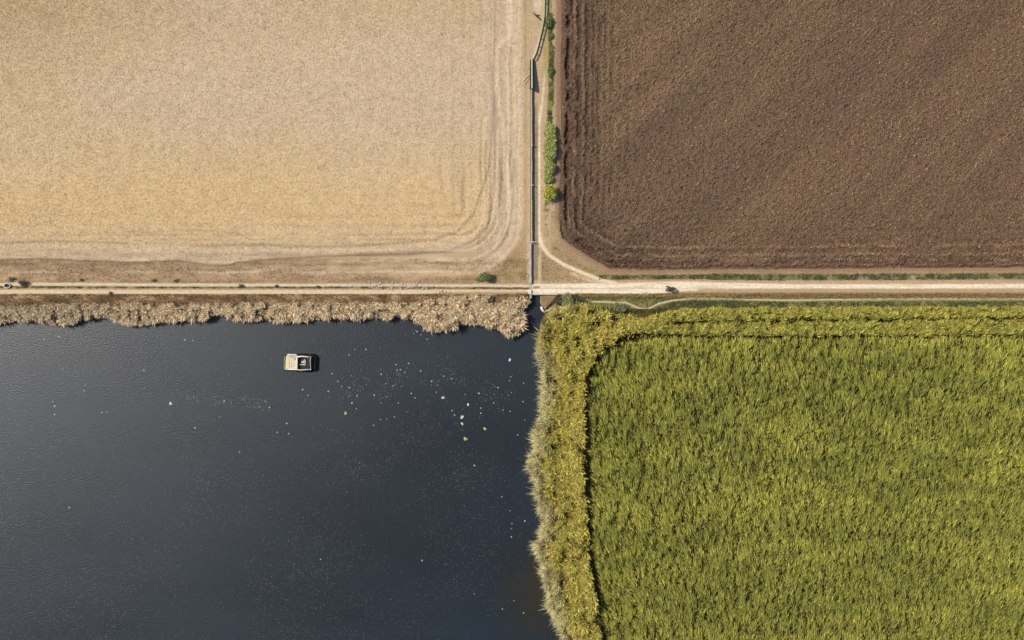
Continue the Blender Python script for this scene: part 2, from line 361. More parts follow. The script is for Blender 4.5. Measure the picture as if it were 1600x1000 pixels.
for rid, name, mat in ((0, 'ground', 'verge'), (1, 'wheat_field_ground', 'wheat'), (2, 'ploughed_field', 'plough'), (3, 'dirt_track', 'track'), (4, 'farm_lane', 'track'), (5, 'pond_bed', 'bed'), (6, 'crop_ground', 'crop')):
    q = quads[regf == rid]
    if not len(q): continue
    used, inv = np.unique(q.ravel(), return_inverse=True)
    o = link(name, mesh_np(name, V[used], inv.reshape(-1, 4), M[mat], np.clip(VC[used], 0, 1), True)); tag(o, kind='structure')

def zat(x, y): return ground_all(np.atleast_1d(np.asarray(x, float)), np.atleast_1d(np.asarray(y, float)))[0]
def z1(u, v): return float(zat((u - 800) * MPP, (500 - v) * MPP)[0])

# ------------------------------------------------------------------ water
WZ = -0.6
def water_mat():
    m, n, o = new_mat('pond_water'); L = n.links.new
    tc = n.nodes.new('ShaderNodeTexCoord')
    def noise(sc, det, st):
        mp = n.nodes.new('ShaderNodeMapping'); mp.inputs['Scale'].default_value = st; L(tc.outputs['Object'], mp.inputs[0])
        t = n.nodes.new('ShaderNodeTexNoise'); t.inputs['Scale'].default_value = sc; t.inputs['Detail'].default_value = det; L(mp.outputs[0], t.inputs['Vector']); return t
    a = noise(3.2, 3, (1, 1.3, 1)); b = noise(.03, 4, (.5, 1.5, 1))
    bp = n.nodes.new('ShaderNodeBump'); bp.inputs['Strength'].default_value = 1.0; bp.inputs['Distance'].default_value = 0.10
    L(a.outputs['Fac'], bp.inputs['Height'])
    cr = n.nodes.new('ShaderNodeValToRGB'); e = cr.color_ramp.elements
    e[0].position = .35; e[0].color = (0.004, 0.009, 0.013, 1); e[1].position = .7; e[1].color = (0.007, 0.016, 0.023, 1)
    L(b.outputs['Fac'], cr.inputs[0])
    vd = n.nodes.new('ShaderNodeVectorMath'); vd.operation = 'DISTANCE'; vd.inputs[1].default_value = P(850, 930, WZ)   # olive silt in the shallow by the reeds
    wn = n.nodes.new('ShaderNodeVectorMath'); wn.operation = 'MULTIPLY_ADD'; wn.inputs[1].default_value = (9, 9, 0)
    wn.inputs[2].default_value = (-4.5, -4.5, 0); nb2 = noise(.25, 3, (1, 1, 1)); L(nb2.outputs['Color'], wn.inputs[0])
    ad = n.nodes.new('ShaderNodeVectorMath'); L(tc.outputs['Object'], ad.inputs[0]); L(wn.outputs[0], ad.inputs[1]); L(ad.outputs[0], vd.inputs[0])
    ms = n.nodes.new('ShaderNodeMapRange'); ms.inputs[1].default_value = 3; ms.inputs[2].default_value = 14; ms.inputs[3].default_value = 1; ms.inputs[4].default_value = 0; L(vd.outputs['Value'], ms.inputs[0])
    mxc = n.nodes.new('ShaderNodeMixRGB'); mxc.inputs[2].default_value = (.020, .016, .006, 1); L(ms.outputs[0], mxc.inputs[0]); L(cr.outputs[0], mxc.inputs[1])
    rr = n.nodes.new('ShaderNodeMapRange'); rr.inputs[1].default_value = .35; rr.inputs[2].default_value = .65; rr.inputs[3].default_value = .41; rr.inputs[4].default_value = .46; L(b.outputs['Fac'], rr.inputs[0])
    p = n.nodes.new('ShaderNodeBsdfPrincipled'); p.inputs['IOR'].default_value = 1.6; L(rr.outputs[0], p.inputs['Roughness'])
    L(mxc.outputs[0], p.inputs['Base Color']); L(bp.outputs[0], p.inputs['Normal']); L(p.outputs[0], o.inputs[0])
    return m
wx0, wx1, wy0, wy1 = -2500, 75, -2500, 6.6
wv = np.array([(wx0, wy0, WZ), (wx1, wy0, WZ), (wx1, wy1, WZ), (wx0, wy1, WZ)]); wf = np.array([(0, 1, 2, 3)])
tag(link('pond_water', mesh_np('pond_water', wv, wf, water_mat())), kind='structure')

# ------------------------------------------------------------------ blades
def blades(name, x, y, z, h, w, lx, ly, cb, ct, mat, mid=.86, wa=None):
    n = len(x); cb = np.broadcast_to(cb, (n, 3)); ct = np.broadcast_to(ct, (n, 3))
    if wa is None:
        wa = np.arctan2(ly, lx) + np.pi / 2 + rng.normal(0, .5, n)
    wx = np.cos(wa) * w / 2; wy = np.sin(wa) * w / 2
    V = np.empty((n, 4, 3), np.float32)
    V[:, 0] = np.stack([x, y, z], -1)
    mx = x + lx * .34; my = y + ly * .34; mz = z + h * mid
    V[:, 1] = np.stack([mx - wx, my - wy, mz], -1); V[:, 2] = np.stack([mx + wx, my + wy, mz], -1)
    V[:, 3] = np.stack([x + lx, y + ly, z + h], -1)
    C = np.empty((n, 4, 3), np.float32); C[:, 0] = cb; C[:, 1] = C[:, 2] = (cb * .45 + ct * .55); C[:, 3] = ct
    b = (np.arange(n) * 4)[:, None]
    F = np.concatenate([b + np.array([[0, 2, 1]]), b + np.array([[1, 2, 3]])], 0)
    return mesh_np(name, V.reshape(-1, 3), F, mat, C.reshape(-1, 3))
def scatter(n, u0, u1, v0, v1):
    u = rng.uniform(u0, u1, n); v = rng.uniform(v0, v1, n); return u, v
def pick(u, v, prob):
    k = rng.random(len(u)) < prob; return u[k], v[k]
def rc(cols, n, jit=.12):                    # random colour from a short palette
    cols = np.array(cols); c = cols[rng.integers(0, len(cols), n)]
    return np.clip(c * (1 + rng.normal(0, jit, (n, 1))), 0, 1)

def lj(n, s=.33): return np.clip(np.exp(rng.normal(-s * s / 2, s, (n, 1))), .35, 2.2)
# green crop
u, v = scatter(300000, 905, 1690, 525, 1080)
x, y = X(u), Y(v)
s_ = sd(u, v, CROP)
cl = fbm(x / .62, y / 1.5, 200, 2); clb = fbm(x / 6, y / 6, 203)
u, v = pick(u, v, ss(1, 7, s_ + (fbm(x / 1.5, y / 1.5, 208) - .5) * 6) * (.50 + .6 * ss(.3, .62, cl)))
x, y = X(u), Y(v); n = len(u); s_ = sd(u, v, CROP)
cl = fbm(x / .62, y / 1.5, 200, 2); clb = fbm(x / 9, y / 2.2, 203); clc = fbm(x / 30, y / 9, 207)
h = (.75 + .75 * ss(.28, .7, cl)) * (.82 + .36 * rng.random(n))
ang = R(92) + (np.interp(u, [920, 1010, 1200, 1600], [.6, .3, -.05, -.25])) * np.interp(v, [530, 700], [.3, 1]) + (fbm(x / 7, y / 5, 204) - .5) * .7 + rng.normal(0, .22, n)
ln = h * rng.uniform(.7, 1.3, n)
yel = np.clip(.12 + ss(.3, .75, clb) * .38 + ss(.3, .75, clc) * .3 + ss(568, 530, v) * .5 + rng.normal(0, .14, n), 0, 1)
tip = mixc(np.ones((n, 3)) * np.array([.40, .40, .08]), np.array([.76, .68, .13]), yel)
tip = mixc(tip, np.array([.34, .34, .14]), (rng.random(n) < .06) * .8)
tip *= lj(n, .34)
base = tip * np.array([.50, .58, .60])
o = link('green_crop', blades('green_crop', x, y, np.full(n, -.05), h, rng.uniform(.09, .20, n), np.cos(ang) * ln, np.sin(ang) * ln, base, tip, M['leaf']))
tag(o, 'tall yellow-green crop leaning over the large field right of the pond', 'crop', kind='stuff')

# two crop rows along the track
def rowtop(u): return np.interp(u, [990, 1020, 1045, 1080, 1200, 1700], [497, 492, 485, 480, 479, 478])
u, v = scatter(90000, 985, 1690, 474, 530)
d1 = np.interp(u, [1030, 1060, 1200, 1600], [506, 504, 501, 498]); d2 = np.interp(u, [1000, 1040, 1100, 1600], [522, 523, 526, 524])
dw = (fbm(X(u) / 1.5, Y(v) / 1.5, 220) - .5) * 7
pr = (v > rowtop(u) + 3) * (1 - .93 * band(v + dw * .4, d1 + 2.5, 2.0, 2.8) * (u > 1035)) * (1 - .97 * band(v + dw * .3, d2 + 3.5, 2.6, 2.4)) * (v < 529)
u, v = pick(u, v, pr * .9 * (.45 + .8 * ss(.3, .6, fbm(X(u) / .9, Y(v) / .9, 222, 2))))
x, y = X(u), Y(v); n = len(u); q = fbm(x / .9, y / .9, 222, 2)
h = (1.1 + .9 * ss(.3, .7, q)) * rng.uniform(.8, 1.15, n) * np.interp(v - rowtop(u), [3, 12], [.75, 1.1])
ang = R(85) + rng.normal(0, .6, n); ln = h * rng.uniform(.25, .65, n)
ff = np.clip(rng.normal(.55, .25, n), 0, 1)
tip = mixc(np.ones((n, 3)) * np.array([.48, .48, .11]), np.array([.84, .75, .16]), ff); tip = mixc(tip, np.array([.40, .27, .07]), (rng.random(n) < .12) * .8); tip *= lj(n, .36)
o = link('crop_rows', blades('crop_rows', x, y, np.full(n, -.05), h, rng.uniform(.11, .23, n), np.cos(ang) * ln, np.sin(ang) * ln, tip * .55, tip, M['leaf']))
tag(o, 'two bright yellow-green crop rows running just below the dirt track', 'crop', kind='stuff')

# reeds and scrub between the pond and the crop
EDGE = [(888, 478), (868, 487), (852, 498), (842, 515), (838, 540), (842, 560), (849, 590), (847, 620), (842, 650), (833, 668), (836, 690), (827, 710), (823, 725), (830, 750), (836, 770), (843, 790), (847, 822), (834, 850), (840, 880), (850, 900), (851, 930), (861, 960), (876, 990), (905, 1060), (925, 1100)]
BELT = EDGE + GAPLINE[:] + [(1030, 492), (1000, 496), (975, 492), (940, 484), (925, 477), (905, 472)]
u, v = scatter(320000, 815, 1050, 462, 1100)
s_ = sd(u, v, BELT)
g = fbm(X(u) / 1.3, Y(v) / 1.3, 230, 2); dark2 = pld(u, v, [(868, 690), (869, 730), (869, 780)]); gd = fbm(X(u) / 2.4, Y(v) / 2.4, 233, 2)
dark3 = pld(u, v, [(925, 488), (940, 500), (925, 510), (905, 525), (900, 545)]); dark4 = pld(u, v, [(880, 860), (886, 920), (895, 970)])
dgap = pld(u, v, GAPLINE) + (g - .5) * 6
pr = ss(.5, 8, s_ + (fbm(X(u) / 1.6, Y(v) / 1.6, 236) - .5) * 9) * (s_ > 1.2) * np.maximum(ss(3.5, 10, dgap + (fbm(X(u) / 2.2, Y(v) / 2.2, 235) - .5) * 12), .10 * 1.6 * (gd > .46)) * (.3 + .9 * ss(.28, .55, g)) * (1 - .97 * band(dark2 + (g - .5) * 4, 0, 2, 3)) * (1 - .88 * band(dark3, 0, 4, 6) * ss(.25, .45, gd)) * (1 - .6 * band(dark4, 0, 2, 5)) * (1 - .7 * ss(.62, .74, gd))
u, v = pick(u, v, pr); x, y = X(u), Y(v); n = len(u)
do = pld(u, v, EDGE); g = fbm(x / 1.3, y / 1.3, 230, 2)
out = ss(34, 5, do + (fbm(x / 3, y / 3, 238) - .5) * 26) * (.25 + .75 * ss(500, 580, v))                 # the pale fringe over the water
h = (1.6 + 1.3 * ss(.3, .7, g)) * rng.uniform(.75, 1.2, n) * np.interp(do, [0, 6, 30], [.75, 1, 1])
vx = np.interp(v, [470, 500, 540, 1000], [-.55, -.8, -1, -1]); vy = np.interp(v, [470, 500, 560, 800, 1000], [.8, .55, .12, -.12, -.35])
ang = np.arctan2(vy, vx) + rng.normal(0, .55, n); away = np.interp(do, [0, 14, 50], [1.0, .55, .2])
ln = h * rng.uniform(.35, .8, n); ra = rng.uniform(0, 2 * np.pi, n)
ln = ln * np.interp(do, [0, 5, 12], [1.35, 1.3, 1]) * rng.uniform(.7, 1.25, n) * np.interp(pld(u, v, GAPLINE), [4, 12], [.7, 1]); lx = (np.cos(ang) * away + np.cos(ra) * (1 - away) * .8) * ln; ly = (np.sin(ang) * away + np.sin(ra) * (1 - away) * .8) * ln
ff = rng.random(n)
tip = mixc(np.ones((n, 3)) * np.array([.92, .77, .20]), np.array([.70, .62, .14]), ff)
pale = np.ones((n, 3)) * np.array([.93, .84, .46]); pale = mixc(pale, np.array([.52, .38, .2]), (fbm(x / 2.5, y / 2.5, 239) > .58) * .55)
tip = tip * (1 - out[:, None]) + pale * out[:, None]; tip *= lj(n, .36)
zz = np.maximum(zat(x, y), WZ)
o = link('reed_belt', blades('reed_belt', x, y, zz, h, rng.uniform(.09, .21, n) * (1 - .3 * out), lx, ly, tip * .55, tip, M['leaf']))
tag(o, 'golden reed belt between the pond and the green crop with pale fringe', 'reeds', kind='stuff')

# dry reeds on the north bank
RE_U = [-60, 0, 20, 50, 80, 95, 115, 125, 150, 180, 200, 220, 240, 280, 318, 330, 345, 357, 370, 440, 480, 520, 560, 600, 640, 650, 660, 680, 700, 720, 745, 770, 785, 795, 810, 819, 824]
RE_V = [506, 506, 504, 501, 507, 509, 506, 500, 498, 501, 507, 509, 504, 502, 502, 495, 491, 498, 501, 503, 503, 498, 499, 499, 498, 507, 514, 521, 516, 509, 506, 511, 519, 526, 525, 514, 500]
def reed_edge(u): return np.interp(u, RE_U, RE_V)
u, v = scatter(260000, -70, 829, 460, 527)
topv = np.interp(u, [-70, 60, 100, 300, 640, 690, 700, 829], [478, 478, 475, 474, 472, 465, 462, 462])
rightlim = np.interp(v, [460, 474, 486, 500, 515, 527], [827, 825, 817, 819, 817, 808])
g = fbm(X(u) / 1.1, Y(v) / 1.1, 250, 2)
notch = (u > 769) & (u < 812) & (v < np.interp(u, [769, 775, 812], [481, 476, 464]))
pr = (v < reed_edge(u) - 3) * ss(0, 5, v - topv + (g - .5) * 5) * (u < rightlim - 1.5) * (.30 + .9 * ss(.25, .55, g)) * np.where(notch, 0, 1) * .95
hol = fbm(X(u) / 1.8, Y(v) / 1.8, 253, 2); pr = pr * (1 - .75 * ss(.63, .72, hol))
u, v = pick(u, v, pr); x, y = X(u), Y(v); n = len(u); g = fbm(x / 1.1, y / 1.1, 250, 2)
de = reed_edge(u) - v
h = (.75 + .7 * ss(.3, .7, g)) * rng.uniform(.7, 1.15, n) * np.interp(v, [460, 475, 490], [.8, .9, 1.1]) * np.interp(u, [0, 640, 680], [.9, .9, 1.15])
ang = rng.uniform(0, 2 * np.pi, n); k = np.interp(de, [3, 14], [.9, .1]); ln = h * rng.uniform(.3, .7, n)
lx = np.cos(ang) * ln * .9; ly = np.sin(ang) * ln * .9 - k * ln * .7
rl = rightlim = np.interp(v, [460, 474, 486, 500, 515, 527], [827, 825, 817, 819, 817, 808]) - u; lx += ss(10, 0, rl) * ln * .5
tip = rc([(.80, .62, .39), (.72, .54, .32), (.84, .69, .46), (.64, .46, .27), (.76, .60, .33)], n)
tip = mixc(tip, np.array([.30, .25, .14]), ss(300, 60, u) * .25); tip *= lj(n, .34) * 1.12
zz = np.maximum(zat(x, y), WZ)
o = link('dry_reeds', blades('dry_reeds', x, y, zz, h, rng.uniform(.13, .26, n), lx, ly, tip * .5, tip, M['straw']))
tag(o, 'dry beige reeds lining the upper bank of the pond', 'reeds', kind='stuff')

# ripe wheat straw
u, v = scatter(250000, -60, 822, -60, 420)
wd = wheat_d(u, v); fe = np.interp(u, [p[0] for p in FIELD_EDGE], [p[1] for p in FIELD_EDGE])
fe = np.where(u > 745, 431, fe)
u, v = pick(u, v, (wd > 5) * (.55 + .45 * ss(10, 80, wd)) * (v < fe - 1)); x, y = X(u), Y(v); n = len(u)
z_, c_, _ = ground_all(x, y)
ang = rng.uniform(0, 2 * np.pi, n); ln = rng.uniform(.08, .28, n); h = rng.uniform(.06, .18, n); w = rng.uniform(.10, .20, n)
wa = rng.uniform(0, 2 * np.pi, n)
Vt = np.empty((n, 3, 3), np.float32)
Vt[:, 0] = np.stack([x - np.cos(wa) * w / 2, y - np.sin(wa) * w / 2, z_ + h * .2], -1); Vt[:, 1] = np.stack([x + np.cos(wa) * w / 2, y + np.sin(wa) * w / 2, z_ + h * .2], -1)
Vt[:, 2] = np.stack([x + np.cos(ang) * ln, y + np.sin(ang) * ln, z_ + h], -1)
ct = np.clip(c_ * np.array([1.03, 1.0, .95]) * np.clip(lj(n, .26) * 1.08, .6, 1.7), 0, .85)
o = link('ripe_wheat', mesh_np('ripe_wheat', Vt.reshape(-1, 3), np.arange(n * 3).reshape(-1, 3), M['straw'], np.repeat(ct, 3, 0)))
tag(o, 'pale ripe wheat covering the large field above the pond', 'wheat', kind='stuff')

# verge grass
def grass(name, label, n0, box, prob, cols, h0, h1, w0=.09, w1=.22, lean=.5):
    u, v = scatter(n0, *box); u, v = pick(u, v, prob(u, v)); x, y = X(u), Y(v); n = len(u)
    a = rng.uniform(0, 2 * np.pi, n); h = rng.uniform(h0, h1, n); ln = h * lean * rng.random(n)
    t = rc(cols, n, .3)
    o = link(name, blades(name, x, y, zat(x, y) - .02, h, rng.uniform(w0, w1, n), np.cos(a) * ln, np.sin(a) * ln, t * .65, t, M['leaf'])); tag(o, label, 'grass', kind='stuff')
nz = lambda u, v, s=1.4, sd_=260: fbm(X(u) / s, Y(v) / s, sd_, 2)
GREENS = [(.21, .21, .10), (.28, .27, .14), (.15, .16, .07), (.38, .32, .2)]
grass('verge_grass', 'green grass strip between the ploughed field and the dirt track', 16000, (935, 1690, 424, 441),
      lambda u, v: band(v, np.interp(u, [940, 1100, 1200, 1600], [433, 432, 433, 431]), np.interp(u, [940, 1090, 1110], [1.5, 1.8, 3.2]), 2.5) * ss(.3, .5, nz(u, v)), GREENS, .15, .5)
grass('verge_grass', 'green grass curving round the corner of the ploughed field', 5000, (845, 990, 318, 440),
      lambda u, v: band(pld(u, v, CURVE_GREEN) + (nz(u, v, 2, 263) - .5) * 4, 0, 1.6, 2.5) * ss(.4, .6, nz(u, v, 1, 262)), [(.42, .37, .16), (.32, .29, .12), (.52, .45, .26)], .15, .4)
grass('verge_grass', 'grass between the thin white path and the upper crop row', 26000, (900, 1690, 466, 488),
      lambda u, v: (v < rowtop(u) + 5) * (v > np.interp(u, [900, 1000, 1012, 1050, 1080, 1220, 1600], [475, 484, 486, 472, 469, 471, 470])) * (.3 + ss(.3, .55, nz(u, v, 1.3, 264))), [(.19, .22, .10), (.26, .29, .13), (.15, .18, .08), (.34, .35, .18)], .2, .5)
grass('verge_grass', 'olive brown grass along the lower side of the track on the right', 9000, (898, 1690, 458, 467),
      lambda u, v: .5 + .5 * nz(u, v), [(.30, .24, .12), (.24, .20, .09), (.36, .29, .16)], .1, .3)
grass('verge_grass', 'patchy grass along the lane edge beside the ploughed field', 14000, (848, 872, 20, 330),
      lambda u, v: band(u, np.interp(v, [0, 60, 130, 190, 290, 340], [858, 861, 861, 858, 857, 855]), 2.5, 3.5) * ss(.32, .55, fbm(X(u) / 1.2, Y(v) / 2.4, 266)), [(.30, .29, .11), (.22, .22, .08), (.42, .38, .18)], .12, .4)
grass('verge_grass', 'dark weeds between the two wheel ruts of the left track', 9000, (-60, 828, 446, 453),
      lambda u, v: band(v, np.interp(u, [0, 600, 825], [448.8, 449.2, 450.4]), .8, 1.4) * ss(.35, .6, fbm(X(u) / 1.0, Y(v), 268)), [(.20, .17, .09), (.26, .23, .13), (.15, .14, .07)], .08, .28)
grass('verge_grass', 'pale olive grass between the track and the thin white path', 7000, (900, 1160, 463, 484),
      lambda u, v: (pld(u, v, [(925, 471), (978, 473), (1000, 482), (1012, 483), (1030, 474), (1050, 469.5), (1080, 466), (1160, 467)]) > 2) * (.4 + ss(.3, .6, nz(u, v, 1.2, 276))), [(.34, .33, .16), (.26, .27, .12), (.42, .38, .2), (.18, .2, .08)], .1, .3)
grass('dry_grass', 'short dry grass on the slope between the left track and the reeds', 30000, (-60, 828, 459, 482),
      lambda u, v: .25 + .75 * ss(.3, .6, fbm(X(u) / 2.5, Y(v) / .9, 270)), [(.44, .34, .21), (.36, .26, .15), (.50, .40, .26)], .1, .35)
grass('dry_grass', 'rough dry grass strip between the wheat and the left track', 30000, (-60, 826, 404, 442),
      lambda u, v: (v > np.interp(u, [p[0] for p in FIELD_EDGE], [p[1] for p in FIELD_EDGE])) * (.3 + .7 * ss(.3, .6, fbm(X(u) / 3, Y(v) / .9, 272))), [(.52, .42, .28), (.42, .33, .21), (.58, .48, .33)], .06, .2)
grass('dry_grass', 'dry grass in the triangle between lane, curved rut and track', 3500, (846, 960, 390, 443),
      lambda u, v: (v > 4 + np.interp(u, [845, 857, 880, 905, 930, 962], [384, 398, 413, 424, 434, 443])) * .8, [(.48, .38, .22), (.40, .30, .16), (.42, .36, .18)], .06, .2)
grass('bank_weeds', 'grey green weeds above the driftwood beside the culvert', 5000, (868, 925, 459, 484),
      lambda u, v: inside(u, v, [(871, 460), (900, 460), (922, 474), (905, 472), (880, 476), (866, 480), (858, 488), (866, 474)]) * 1.0, [(.16, .20, .09), (.30, .30, .16), (.22, .25, .12)], .2, .6)
grass('bank_weeds', 'brownish weeds at the culvert mouth beside the concrete wall', 2500, (800, 832, 459, 476),
      lambda u, v: (u > 806) * 1.0, [(.34, .24, .12), (.44, .33, .18), (.28, .26, .1)], .3, .8)

# clods on the ploughed field
n = 60000
u, v = scatter(n, 880, 1690, -60, 418); u, v = pick(u, v, (sd(u, v, PLOUGH) > 3) * 1.0); n = len(u); x, y = X(u), Y(v); z_, c_, _ = ground_all(x, y)
oc = np.array([(1, 0, 0), (0, 1, 0), (-1, 0, 0), (0, -1, 0), (0, 0, 1), (0, 0, -.5)], float); of = np.array([(0, 1, 4), (1, 2, 4), (2, 3, 4), (3, 0, 4)])
r = rng.uniform(.07, .2, (n, 1, 1)) * (1 + rng.normal(0, .25, (n, 6, 3))); Vc = oc[None] * r; a = rng.uniform(0, 6.3, n)
Vx = Vc[..., 0] * np.cos(a)[:, None] - Vc[..., 1] * np.sin(a)[:, None] + x[:, None]; Vy = Vc[..., 0] * np.sin(a)[:, None] + Vc[..., 1] * np.cos(a)[:, None] + y[:, None]; Vz = Vc[..., 2] + z_[:, None]
F = (np.arange(n) * 6)[:, None, None] + of[None]
o = link('soil_clods', mesh_np('soil_clods', np.stack([Vx, Vy, Vz], -1).reshape(-1, 3), F.reshape(-1, 3), M['plough'], np.repeat(np.clip(c_ * lj(n, .45) * 1.2, 0, 1), 6, 0)))
tag(o, 'loose brown clods scattered over the ploughed field', 'soil', kind='stuff')

# ------------------------------------------------------------------ mesh builder for made things
class MB:
    def __init__(s): s.b = bmesh.new()
    def box(s, cx, cy, cz, sx, sy, sz, rz=0, bev=0.0, taper=1.0):
        r = bmesh.ops.create_cube(s.b, size=1.0); vs = r['verts']
        for q in vs:
            t = taper if q.co.z > 0 else 1.0
            q.co = Vector((q.co.x * sx * t, q.co.y * sy * t, q.co.z * sz))
        if bev:
            es = list({e for q in vs for e in q.link_edges})
            rb = bmesh.ops.bevel(s.b, geom=es, offset=bev, segments=2, affect='EDGES', profile=.5); vs = list({q for f in rb['faces'] for q in f.verts} | {q for q in vs if q.is_valid})
        bmesh.ops.rotate(s.b, verts=vs, cent=(0, 0, 0), matrix=Matrix.Rotation(rz, 3, 'Z'))
        bmesh.ops.translate(s.b, verts=vs, vec=(cx, cy, cz)); return s
    def cyl(s, p0, p1, r0, r1=None, seg=10):
        r1 = r0 if r1 is None else r1; p0 = Vector(p0); p1 = Vector(p1); d = p1 - p0
        r = bmesh.ops.create_cone(s.b, cap_ends=True, segments=seg, radius1=r0, radius2=r1, depth=d.length)
        bmesh.ops.rotate(s.b, verts=r['verts'], cent=(0, 0, 0), matrix=d.to_track_quat('Z', 'Y').to_matrix())
        bmesh.ops.translate(s.b, verts=r['verts'], vec=(p0 + p1) / 2); return s
    def tube(s, pts, r, seg=7):
        pts = [Vector(p) for p in pts]; rings = []
        for i, p in enumerate(pts):
            t = (pts[min(i + 1, len(pts) - 1)] - pts[max(i - 1, 0)]).normalized(); q = t.to_track_quat('Z', 'Y')
            rr = r[i] if isinstance(r, (list, tuple)) else r
            rings.append([s.b.verts.new(p + q @ Vector((math.cos(k * 2 * math.pi / seg) * rr, math.sin(k * 2 * math.pi / seg) * rr, 0))) for k in range(seg)])
        for a, b in zip(rings[:-1], rings[1:]):
            for k in range(seg): s.b.faces.new((a[k], a[(k + 1) % seg], b[(k + 1) % seg], b[k]))
        s.b.faces.new(rings[0][::-1]); s.b.faces.new(rings[-1]); return s
    def prism(s, outline, z0, z1):
        lo = [s.b.verts.new((a, b, z0)) for a, b in outline]; hi = [s.b.verts.new((a, b, z1)) for a, b in outline]; n = len(lo)
        s.b.faces.new(hi); s.b.faces.new(lo[::-1])
        for k in range(n): s.b.faces.new((lo[k], lo[(k + 1) % n], hi[(k + 1) % n], hi[k]))
        return s
    def torus(s, R_, r, seg=24, ms=8, c=(0, 0, 0), sy=1.0, axis='Z', wob=0):
        rings = []
        for i in range(seg):
            a = 2 * math.pi * i / seg; rr = r * (1 + wob * (rng.random() - .5)); row = []
            for j in range(ms):
                b = 2 * math.pi * j / ms; p = Vector(((R_ + rr * math.cos(b)) * math.cos(a), (R_ + rr * math.cos(b)) * math.sin(a) * sy, rr * math.sin(b)))
                if axis == 'Y': p = Vector((p.x, p.z, p.y))
                row.append(s.b.verts.new(p + Vector(c)))
            rings.append(row)
        for i in range(seg):
            a, b = rings[i], rings[(i + 1) % seg]
            for j in range(ms): s.b.faces.new((a[j], b[j], b[(j + 1) % ms], a[(j + 1) % ms]))
        return s
    def rock(s, c, sx, sy, sz):
        r = bmesh.ops.create_icosphere(s.b, subdivisions=1, radius=1.0)
        for q in r['verts']:
            k = 1 + rng.normal(0, .14); q.co = Vector((q.co.x * sx * k + c[0], q.co.y * sy * k + c[1], q.co.z * sz * k + c[2]))
        return s
    def me(s, name, mat, smooth=False):
        bmesh.ops.recalc_face_normals(s.b, faces=s.b.faces[:]); me = bpy.data.meshes.new(name); s.b.to_mesh(me); s.b.free()
        if smooth:
            for p in me.polygons: p.use_smooth = True
        me.materials.append(mat); return me
def empty(name, loc, rz=0):
    o = bpy.data.objects.new(name, None); COL.objects.link(o); o.location = loc; o.rotation_euler = (0, 0, rz); return o

D = {
    'cream': plain_mat('cream_deck', (.72, .62, .40), .55, .12, 3), 'white': plain_mat('white_paint', (.72, .69, .62), .45, .1, 4),
    'black': plain_mat('dark_hull', (.012, .013, .012), .9, .3, 4, spec=.1), 'well': plain_mat('dark_well', (.028, .026, .02), .8, .4, 5),
    'olive': plain_mat('olive_bow', (.30, .26, .07), .6, .2, 4), 'rope': plain_mat('white_rope', (.75, .73, .68), .9, .1, 20),
    'rubber': plain_mat('rubber', (.02, .02, .02), .9, .2, 12), 'metal': plain_mat('grey_metal', (.09, .09, .09), .6, .15, 8),
    'mauve': plain_mat('grey_plastic', (.13, .11, .12), .5, .12, 8), 'seat': plain_mat('dark_seat', (.035, .03, .032), .8, .2, 8),
    'oldwood': plain_mat('weathered_wood', (.50, .42, .32), .9, .2, 7), 'palewood': plain_mat('pale_wood', (.60, .58, .48), .85, .15, 7),
    'greenwood': plain_mat('mossy_wood', (.44, .48, .30), .9, .2, 5), 'darkwood': plain_mat('tarred_wood', (.02, .018, .014), .9, .3, 6, spec=.1),
    'concrete': plain_mat('concrete', (.47, .42, .37), .9, .15, 3), 'limew': plain_mat('lime_concrete', (.72, .67, .58), .9, .1, 3),
    'curb': plain_mat('dusty_concrete', (.66, .58, .46), .9, .15, 3),
    'drift': plain_mat('bleached_wood', (.74, .69, .60), .85, .12, 6), 'stone': plain_mat('pale_stone', (.56, .50, .42), .9, .25, 3),
    'bark': plain_mat('bark', (.06, .045, .03), .9, .25, 6), 'ring': plain_mat('pale_stone_ring', (.66, .60, .46), .9, .18, 4),
    'padwhite': plain_mat('bleached_leaf', (.62, .60, .46), .6, .15, 6), 'padyel': plain_mat('yellow_leaf', (.50, .46, .18), .6, .2, 6),
    'fleck': plain_mat('pale_fleck', (.46, .47, .40), .6, .2, 6),
}

# ------------------------------------------------------------------ boat
bx, by, _ = P(467.5, 566)
boat = tag(empty('work_boat', (bx, by, WZ), R(-1.5)), 'flat work boat with cream deck and dark open well floating on the pond', 'boat')
hull_and_shadow = [(-3.35, -1.95), (3.4, -1.95), (3.95, -1.5), (4.0, 1.35), (3.3, 2.05), (-2.5, 2.0), (-3.35, 1.35)]  # black outline drawn out at the right for dark stern plus the boat's shadow
link('hull_and_shadow', MB().prism(hull_and_shadow, -.25, .62).me('hull_and_shadow', D['black']), boat)
link('bow_plate', MB().box(-3.44, -.2, .42, .22, 2.9, .3, 0, .04).me('bow_plate', D['olive']), boat)
deck = [(-3.15, -1.72), (-.35, -1.72), (-.35, 1.9), (-2.4, 1.9), (-3.1, 1.3)]
dk = link('foredeck', MB().prism(deck, .622, .82).me('foredeck', D['cream']), boat)
for k in range(4):
    link('deck_plank', MB().box(-2.5 + k * .56, -.35, .845, .5, 2.4, .045, 0, .01).me('deck_plank', D['cream']), dk)
link('hatch', MB().box(-1.55, 1.22, .86, 1.5, .18, .07, 0, .02).me('hatch', D['oldwood']), boat)
link('hatch', MB().box(-1.05, .98, .88, .85, .17, .09, 0, .02).me('hatch', D['oldwood']), boat)
link('hatch', MB().box(-.85, .62, .88, .22, .2, .09, 0, .02).me('hatch', D['black']), boat)
link('cabin_side', MB().box(-1.6, 1.75, 1.0, 2.1, .34, .42, 0, .05).me('cabin_side', D['white']), boat)
link('thwart', MB().box(-.38, -.05, .98, .26, 2.9, .5, 0, .03).me('thwart', D['white']), boat)
